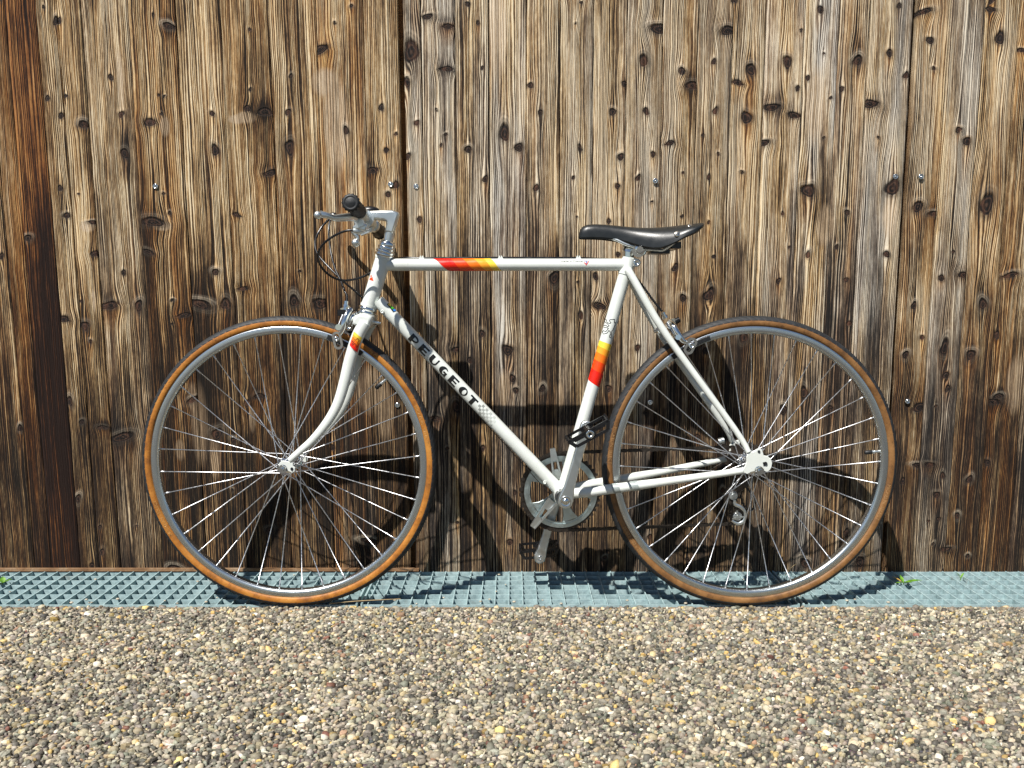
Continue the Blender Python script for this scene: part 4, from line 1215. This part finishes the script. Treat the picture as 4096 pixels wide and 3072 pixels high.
def caliper(front):
    Z = zB if front else zG
    m = MB()
    if front:
        m.tube(smooth_path([Z(935, 500, -.020), Z(880, 570, -.030), Z(835, 690, -.037), Z(815, 800, -.038), Z(770, 880, -.034)], 5), lerp_list([.0056, .0068, .0070, .0062, .0054], 5), 12, flat=(1.0, 1.0))
        m.tube(smooth_path([Z(1000, 570, -.004), Z(950, 620, -.018), Z(905, 720, -.020), Z(880, 830, -.004), Z(870, 880, .016)], 5), lerp_list([.0062, .0066, .0058, .0050, .0045], 5), 12)
        m.tube(smooth_path([Z(1000, 560, .0), Z(960, 640, .022), Z(930, 760, .034), Z(905, 880, .032)], 5), lerp_list([.006, .0062, .0058, .005], 5), 10)
        m.cyl(Z(1060, 610, 0), Z(960, 570, 0), .0052, 12)
        m.cyl(Z(866, 385, -.022), Z(862, 440, -.023), .0046, 12); m.cyl(Z(862, 440, -.023), Z(858, 475, -.024), .0062, 8); m.cyl(Z(858, 475, -.024), Z(850, 520, -.025), .0046, 12)
        m.bar(Z(800, 530, -.02), Z(930, 490, -.02), .012, .014)
        m.cyl(Z(750, 770, -.044), Z(770, 770, -.026), .0070, 12); m.cyl(Z(885, 795, -.03), Z(930, 790, -.03), .0044, 10)
        stadium(m, Z(742, 965, -.036), .0095, .0105, .18, -.040, -.034, .0052)
        m.lathe(Z(722, 942, -.041), -YH, [(-.004, .0058), (.003, .0058), (.005, .0048), (.005, .003), (.003, .0026), (.003, .0001)], 14)
        o = m.build('brake_caliper', M['chrome'], bike)
        b = MB(); b.box(Z(810, 555, -.02), .016, .022, .014); b.box(Z(1000, 560, .01), .012, .02, .012); b.build('caliper_spring_cover', M['black_gloss'], o)
        w = MB(); w.tube([Z(852, 520, -.025), Z(800, 610, -.032), Z(748, 750, -.040)], .0011, 6); w.build('brake_wire', M['spoke'], o)
        p = pad(WF, 55.6, 71.5).build('brake_pad', M['black'], o)
    else:
        m.tube(smooth_path([Z(1150, 410, -.012), Z(1190, 470, -.030), Z(1245, 560, -.038), Z(1300, 640, -.038), Z(1350, 660, -.036)], 5), lerp_list([.0056, .0070, .0068, .0060, .0052], 5), 12)
        m.tube(smooth_path([Z(1120, 430, .0), Z(1160, 500, -.010), Z(1215, 590, -.016), Z(1250, 640, 0)], 5), lerp_list([.006, .0062, .0055, .0048], 5), 12)
        m.cyl(Z(1060, 300, 0), Z(1078, 340, 0), .0046, 10); m.cyl(Z(1078, 340, 0), Z(1095, 370, 0), .0062, 8)
        m.bar(Z(1130, 420, 0), Z(1200, 400, 0), .012, .014)
        m.cyl(Z(950, 530, 0), Z(1040, 500, 0), .0045, 8); m.cyl(Z(985, 520, 0), Z(1025, 505, 0), .0075, 6)
        m.cyl(Z(1245, 600, -.046), Z(1248, 603, -.030), .0062, 10)
        stadium(m, Z(1388, 705, -.038), .0085, .0112, -.45, -.042, -.036, .0055)
        m.lathe(Z(1405, 700, -.043), -YH, [(-.006, .0070), (.004, .0070), (.006, .0060), (.006, .0036), (.003, .003), (.003, .0001)], 14)
        o = m.build('brake_caliper', M['chrome'], bike)
        b = MB(); b.tube([Z(1200, 415, 0), Z(1260, 385, 0)], [.0075, .0065], 10); b.build('caliper_lever', M['black_gloss'], o)
        p = pad(WR, 109.5, 127).build('brake_pad', M['black'], o)
    return o
caliper(True); caliper(False)

# ------------------------------------------------------------------ decals: thin films wrapped on the tubes
class Film:
    """maps (s along the tube, t across it as seen from the front) on to a tube's skin"""
    def __init__(s, p0, p1, r, lift=.00035, cflip=None):
        s.p = Vector(p0); s.A = (Vector(p1) - s.p); s.A.normalize()
        s.T = Vector((-s.A.z, 0, s.A.x)); s.r = r; s.l = lift
        s.O = (s.A.cross(s.T)).normalized()
        if s.O.y > 0: s.O = -s.O
    def at(s, a, t):
        q = max(-.995, min(.995, t / s.r)); c = math.sqrt(1 - q * q); rr = s.r + s.l
        return s.p + s.A * a + s.T * (rr * q) + s.O * (rr * c)
    def st(s, P):
        d = Vector(P) - s.p; d = d - s.O * d.dot(s.O)
        return d.dot(s.A), d.dot(s.T)
    def px(s, x, y, zoom=None):
        P = (zoom or L)(x, y, s.p.y - s.r * .8); return s.st(P)
def raster(film, inside, s0, s1, t0, t1, ds, dt):
    m = MB(); ns = max(1, int(round((s1 - s0) / ds))); nt = max(1, int(round((t1 - t0) / dt)))
    for j in range(nt):
        ta, tb = t0 + (t1 - t0) * j / nt, t0 + (t1 - t0) * (j + 1) / nt; tm = (ta + tb) / 2
        i = 0
        while i < ns:
            if inside(s0 + (s1 - s0) * (i + .5) / ns, tm):
                k = i
                while k < ns and inside(s0 + (s1 - s0) * (k + .5) / ns, tm): k += 1
                a, b = s0 + (s1 - s0) * i / ns, s0 + (s1 - s0) * k / ns
                m.add([film.at(a, ta), film.at(b, ta), film.at(b, tb), film.at(a, tb)], [(0, 1, 2, 3)])
                i = k
            else: i += 1
    return m
def seg_dist(p, a, b):
    ax, ay = b[0] - a[0], b[1] - a[1]; q = ax * ax + ay * ay
    t = max(0, min(1, ((p[0] - a[0]) * ax + (p[1] - a[1]) * ay) / q)) if q else 0
    return math.hypot(p[0] - a[0] - ax * t, p[1] - a[1] - ay * t)
def strokes(film, pts, w, step=.0004):
    m = MB()
    xs = [q[0] for q in pts]; ys = [q[1] for q in pts]
    f = lambda s_, t: any(seg_dist((s_, t), pts[i], pts[i + 1]) < w / 2 for i in range(len(pts) - 1))
    return raster(film, f, min(xs) - w, max(xs) + w, min(ys) - w, max(ys) + w, step, step)
# name on the down tube
FD = Film(DT0, BB, .0146)
def zH(x, y, c=0.0): return L(1600 + .3315 * x, 1250 + .3315 * y, c)
def letter(ch, x, y):
    """x 0..1 along, y 0..1 up, heavy left stroke and thin right"""
    B_, th, tv = .42, .20, .17
    if ch == 'P':
        if x < B_: return True
        cx, cy, rx, ry = .50, .62, .50, .38
        o = ((max(x, cx) - cx) / rx) ** 2 + ((y - cy) / ry) ** 2 < 1
        i = ((max(x, cx) - cx) / (rx - tv)) ** 2 + ((y - cy) / (ry - th)) ** 2 < 1
        return o and not i
    if ch == 'E': return x < B_ or y < th or y > 1 - th or (abs(y - .5) < th * .5 and x < .9)
    if ch == 'U':
        if y > .42: return x < B_ or x > 1 - tv
        o = ((x - .5) / .5) ** 2 + ((y - .42) / .42) ** 2 < 1
        i = ((x - (B_ + 1 - tv) / 2) / ((1 - tv - B_) / 2)) ** 2 + ((y - .42) / (.42 - th)) ** 2 < 1
        return o and not i
    if ch in 'OG':
        o = ((x - .5) / .5) ** 2 + ((y - .5) / .5) ** 2 < 1
        i = ((x - (B_ + 1 - tv) / 2) / ((1 - tv - B_) / 2)) ** 2 + ((y - .5) / (.5 - th * .8)) ** 2 < 1
        if ch == 'O': return o and not i
        if x > .60 and .52 < y < .80: return False
        if .55 < x and .34 < y < .52: return True
        if x > .80 and y < .5: return True
        return (o and not i)
    if ch == 'T': return y > 1 - th or abs(x - .5) < .20
    return False
starts = [(115, 295), (232, 410), (362, 520), (470, 640), (578, 770), (700, 890), (828, 1040)]
s_list = []
for ch_, (x, y) in zip('PEUGEOT', starts):
    s0, t0 = FD.px(x, y, zH)
    s_list.append(s0)
lw, lh, tb = .0225, .0180, -.0096
base0 = s_list[0]
pitch = (s_list[-1] - s_list[0]) / 6
m = MB()
for k, ch_ in enumerate('PEUGEOT'):
    s0 = base0 + pitch * k - (.002 if ch_ == 'T' else 0)
    q = raster(FD, lambda s_, t: letter(ch_, (s_ - s0) / lw, (t - tb) / lh), s0, s0 + lw, tb, tb + lh, lw / 44, lh / 30)
    m.add(q.v, q.f)
m.build('lettering', M['decal_black'], frame, 'black brand lettering along the down tube')
# chequered fade after the name
c0 = base0 + pitch * 7 - .006
greys = []
for k in range(5):
    v = .30 + .085 * k
    greys.append(simple('decal_fade_%d' % k, (v, v * 1.05, v * .98), .35, .1, .04, 90))
for i in range(9):
    q = MB()
    for j in range(4):
        if (i + j) % 2: continue
        if i == 0 and j == 0: continue
        s0 = c0 + i * .0060; t0 = -.0095 + j * .0052
        r_ = raster(FD, lambda s_, t: True, s0, s0 + .0058, t0, t0 + .0050, .0058, .0012); q.add(r_.v, r_.f)
    q.build('chequer', greys[min(4, i // 2)], frame)
# flashes on the top tube and the seat tube
def bands(film, tops_, bots, cols, name, parent=frame):
    for i, cname in enumerate(cols):
        m = MB(); n = 16; vs = []; fs = []
        for k in range(n + 1):
            ph = math.pi * (k / n - .5) * .985; w = k / n
            t = film.r * math.sin(ph)
            a = bots[i] + (tops_[i] - bots[i]) * w; b = bots[i + 1] + (tops_[i + 1] - bots[i + 1]) * w
            vs += [film.at(a, t), film.at(b, t)]
        for k in range(n): fs.append((2 * k, 2 * k + 1, 2 * k + 3, 2 * k + 2))
        m.add(vs, fs); m.build(name, M[cname], parent)
FT = Film(TT0, TT1, .0137)
sx = lambda px: FT.px(px, 1059)[0]
bands(FT, [sx(v) for v in (1726, 1793, 1841, 1886, 1930, 1957)], [sx(v) for v in (1802, 1855, 1907, 1951, 1981, 2012)], ['red', 'vermilion', 'orange', 'amber', 'yellow'], 'colour_flash')
FS = Film(ST1, BB, .0146)
def sy(x, y): return FS.px(x, y, zG)[0]
rt = [sy(425, 690), sy(398, 775), sy(375, 845), sy(345, 935), sy(305, 1045), sy(270, 1215)]
lf = [sy(285, 632), sy(268, 690), sy(248, 765), sy(222, 855), sy(190, 970), sy(150, 1105)]
bands(FS, rt, lf, ['yellow', 'amber', 'orange', 'vermilion', 'red'], 'colour_flash')
lion = [(372, 380), (383, 390), (385, 412), (398, 428), (422, 432), (432, 420), (415, 404), (418, 388), (475, 382), (470, 418), (488, 420), (472, 470), (452, 512), (438, 528), (436, 560), (432, 602), (412, 597), (416, 574), (426, 562), (424, 535), (406, 516),
        (386, 548), (345, 562), (334, 542), (346, 520), (370, 532), (380, 520), (402, 490), (346, 476), (344, 460), (376, 455), (390, 474), (410, 460), (388, 434), (362, 412), (372, 380)]
strokes(FS, [FS.px(x, y, zG) for x, y in lion], .0012, .0003).build('emblem', M['decal_black'], frame)
m = strokes(FS, [FS.px(476, 418, zG), FS.px(482, 455, zG), FS.px(462, 500, zG)], .0008); m.build('emblem', M['decal_black'], frame)
# small print and tricolour mark on the top tube
v, f = text_verts('made in France', .0062)
def zTC(x, y): return FT.px(x, y, zC)
a0, t0 = zTC(138, 785)
m = MB(); wd = max(q.x for q in v); scl = (zTC(412, 785)[0] - a0) / wd
m.add([FT.at(a0 + q.x * scl, t0 + q.y) for q in v], f, False); m.build('lettering', M['decal_black'], frame)
strokes(FT, [zTC(430, 772), zTC(468, 772), zTC(458, 800)], .0017).build('tricolour_mark', M['violet'], frame)
strokes(FT, [zTC(430, 793), zTC(445, 800), zTC(455, 822), zTC(492, 772)], .0015).build('tricolour_mark', M['red'], frame)
# sticker on the down tube
def quad_decal(film, zoom, pts, name, mat, n=5, parent=frame, lift=.0):
    P = [film.px(x, y, zoom) for x, y in pts]; m = MB(); vs = []; fs = []
    f2 = Film(film.p, film.p + film.A, film.r, film.l + lift)
    for i in range(n + 1):
        for j in range(n + 1):
            u, w = i / n, j / n
            a = [P[0][k] * (1 - u) * (1 - w) + P[1][k] * u * (1 - w) + P[2][k] * u * w + P[3][k] * (1 - u) * w for k in (0, 1)]
            vs.append(f2.at(a[0], a[1]))
    for i in range(n):
        for j in range(n): fs.append((i * (n + 1) + j, (i + 1) * (n + 1) + j, (i + 1) * (n + 1) + j + 1, i * (n + 1) + j + 1))
    m.add(vs, fs); return m.build(name, M[mat], parent)
quad_decal(FD, zB, ((1462, 430), (1495, 402), (1612, 530), (1560, 552)), 'sticker', 'decal_black')
quad_decal(FD, zB, ((1475, 432), (1500, 418), (1530, 450), (1500, 462)), 'sticker', 'yellow', lift=.0003)
quad_decal(FD, zB, ((1508, 468), (1538, 456), (1570, 492), (1536, 502)), 'sticker', 'green', lift=.0003)
quad_decal(FD, zB, ((1545, 512), (1578, 500), (1600, 525), (1568, 540)), 'sticker', 'blue', lift=.0003)
# badge on the head tube
FH = Film(HT0, HT1, .0178)
quad_decal(FH, zA, ((1232, 1465), (1255, 1505), (1272, 1565), (1205, 1545)), 'head_badge', 'vermilion')
quad_decal(FH, zA, ((1215, 1510), (1255, 1498), (1252, 1506), (1214, 1518)), 'head_badge', 'white', lift=.0003)
# flash and emblem on the fork blade
q0, q1 = L(1443, 1315, -.0405), L(1404, 1425, -.0428)
FB_ = Film(q0, q1, .0122, .0012)
cc = ['yellow', 'amber', 'orange', 'vermilion', 'red']
A_, B_, C_, D_ = (985, 830), (1092, 925), (1022, 1140), (922, 1035)
for i, nm in enumerate(cc):
    u0, u1 = i / 5, (i + 1) / 5
    lp = lambda a, b, u: (a[0] + (b[0] - a[0]) * u, a[1] + (b[1] - a[1]) * u)
    quad_decal(FB_, zB, (lp(A_, D_, u0), lp(B_, C_, u0), lp(B_, C_, u1), lp(A_, D_, u1)), 'fork_flash', nm, parent=fork)
FB2 = Film(q0, q1, .0122, .0018)
fl_ = [(980, 920), (1000, 960), (1040, 930), (1052, 960), (1035, 1000), (1040, 1030), (1020, 1065), (1008, 1050), (1015, 1025), (1000, 1005), (965, 1035), (955, 1015), (985, 995), (955, 975), (975, 968), (995, 980)]
strokes(FB2, [FB2.px(x, y, zB) for x, y in fl_], .0008).build('emblem', M['decal_black'], fork)
# grey flashes on the near chain stay
ca, cb = zD(800, 872, -.029), zD(1420, 795, -.0435)
FC = Film(ca, cb, .0108, .0012)
def zDc(x, y): return FC.px(x, y, zD)
for (xa, xb) in ((868, 930), (1055, 1125), (1240, 1305)):
    a = zDc(xa, 860)[0]; b = zDc(xb, 850)[0]
    bands(FC, [a, b], [a + .006, b + .006], ['decal_grey'], 'grey_flash')

m = MB()
for _ in range(46):
    x = random.uniform(-1.25, 1.3); y = random.choice([random.uniform(.0, .03), random.uniform(0, .2)])
    r_ = random.uniform(.0018, .0042)
    m.sphere((x, y, .0012 + r_ * .45), r_, 6, 4, (1.2, .9, .6))
o = m.build('loose_stones', simple('loose_stone', (.40, .36, .28), .8, 0, .4, 40)); tag(o, 'few loose grit stones scattered on the gratings', 'grit', kind='stuff')
# ------------------------------------------------------------------ weeds and litter in the grating
def leaf_mesh(length, width, mat, curl=.3):
    n = 6; vs = []; fs = []
    for i in range(n + 1):
        u = i / n; w = width * math.sin(math.pi * (u ** .8)) ** .9 * .5 + .0002
        z = curl * length * (u - u * u * .9)
        vs += [(u * length, -w, z), (u * length, 0, z - w * .35), (u * length, w, z)]
    for i in range(n):
        a = i * 3; fs += [(a, a + 1, a + 4, a + 3), (a + 1, a + 2, a + 5, a + 4)]
    m = MB(); m.add(vs, fs); return m.mesh('leaf', mat)
def weed(px, py, leaves, label):
    g0 = on_ground(px, py)
    root = empty('weed', (g0.x, g0.y, -.004)); tag(root, label, 'weed')
    m = MB(); m.tube([(0, 0, -.015), (.002, 0, .004), (.003, -.001, .012)], [.0012, .001, .0006], 6); m.build('stem', M['leaf'], root)
    for (ln, wd, rz, ry, mat) in leaves:
        o = bpy.data.objects.new('leaf', leaf_mesh(ln, wd, M[mat])); link(o, root)
        o.location = (.002, 0, .008); o.rotation_euler = (0, R_(-ry), R_(rz))
weed(3610, 2338, [(.045, .014, -12, 12, 'leaf'), (.030, .011, 160, 25, 'dry_leaf'), (.028, .010, -70, 20, 'leaf'), (.022, .009, 100, 45, 'leaf'), (.026, .008, 200, 5, 'leaf')], 'green weed with a yellowed leaf poking out of the right-hand grating')
weed(3838, 2320, [(.020, .005, 30, 40, 'leaf'), (.018, .005, 150, 55, 'leaf'), (.016, .004, -60, 20, 'leaf')], 'tiny green sprout in the grating, near the right edge of the picture')
weed(8, 2338, [(.024, .014, 10, 20, 'leaf'), (.022, .013, 120, 30, 'leaf'), (.02, .012, -100, 15, 'leaf')], 'bright green leaf sprig in the grating at the far left edge')
m = MB(); m.tube(smooth_path([on_ground(1318, 2414, .004), on_ground(1420, 2405, .010), on_ground(1530, 2399, .012), on_ground(1602, 2396, .008)], 5), [.0011] * 16, 6)
tag(m.build('dry_stalk', M['straw']), 'long thin dry grass stalk lying along the grating edge behind the front tyre', 'stalk')
m = MB(); m.tube(smooth_path([on_wall(3140, 2302, .19), on_wall(3160, 2275, .196), on_wall(3185, 2255, .20)], 4), .0010, 6)
tag(m.build('dry_twig', M['straw']), 'short reddish twig leaning on the wall inside the rear wheel', 'twig')
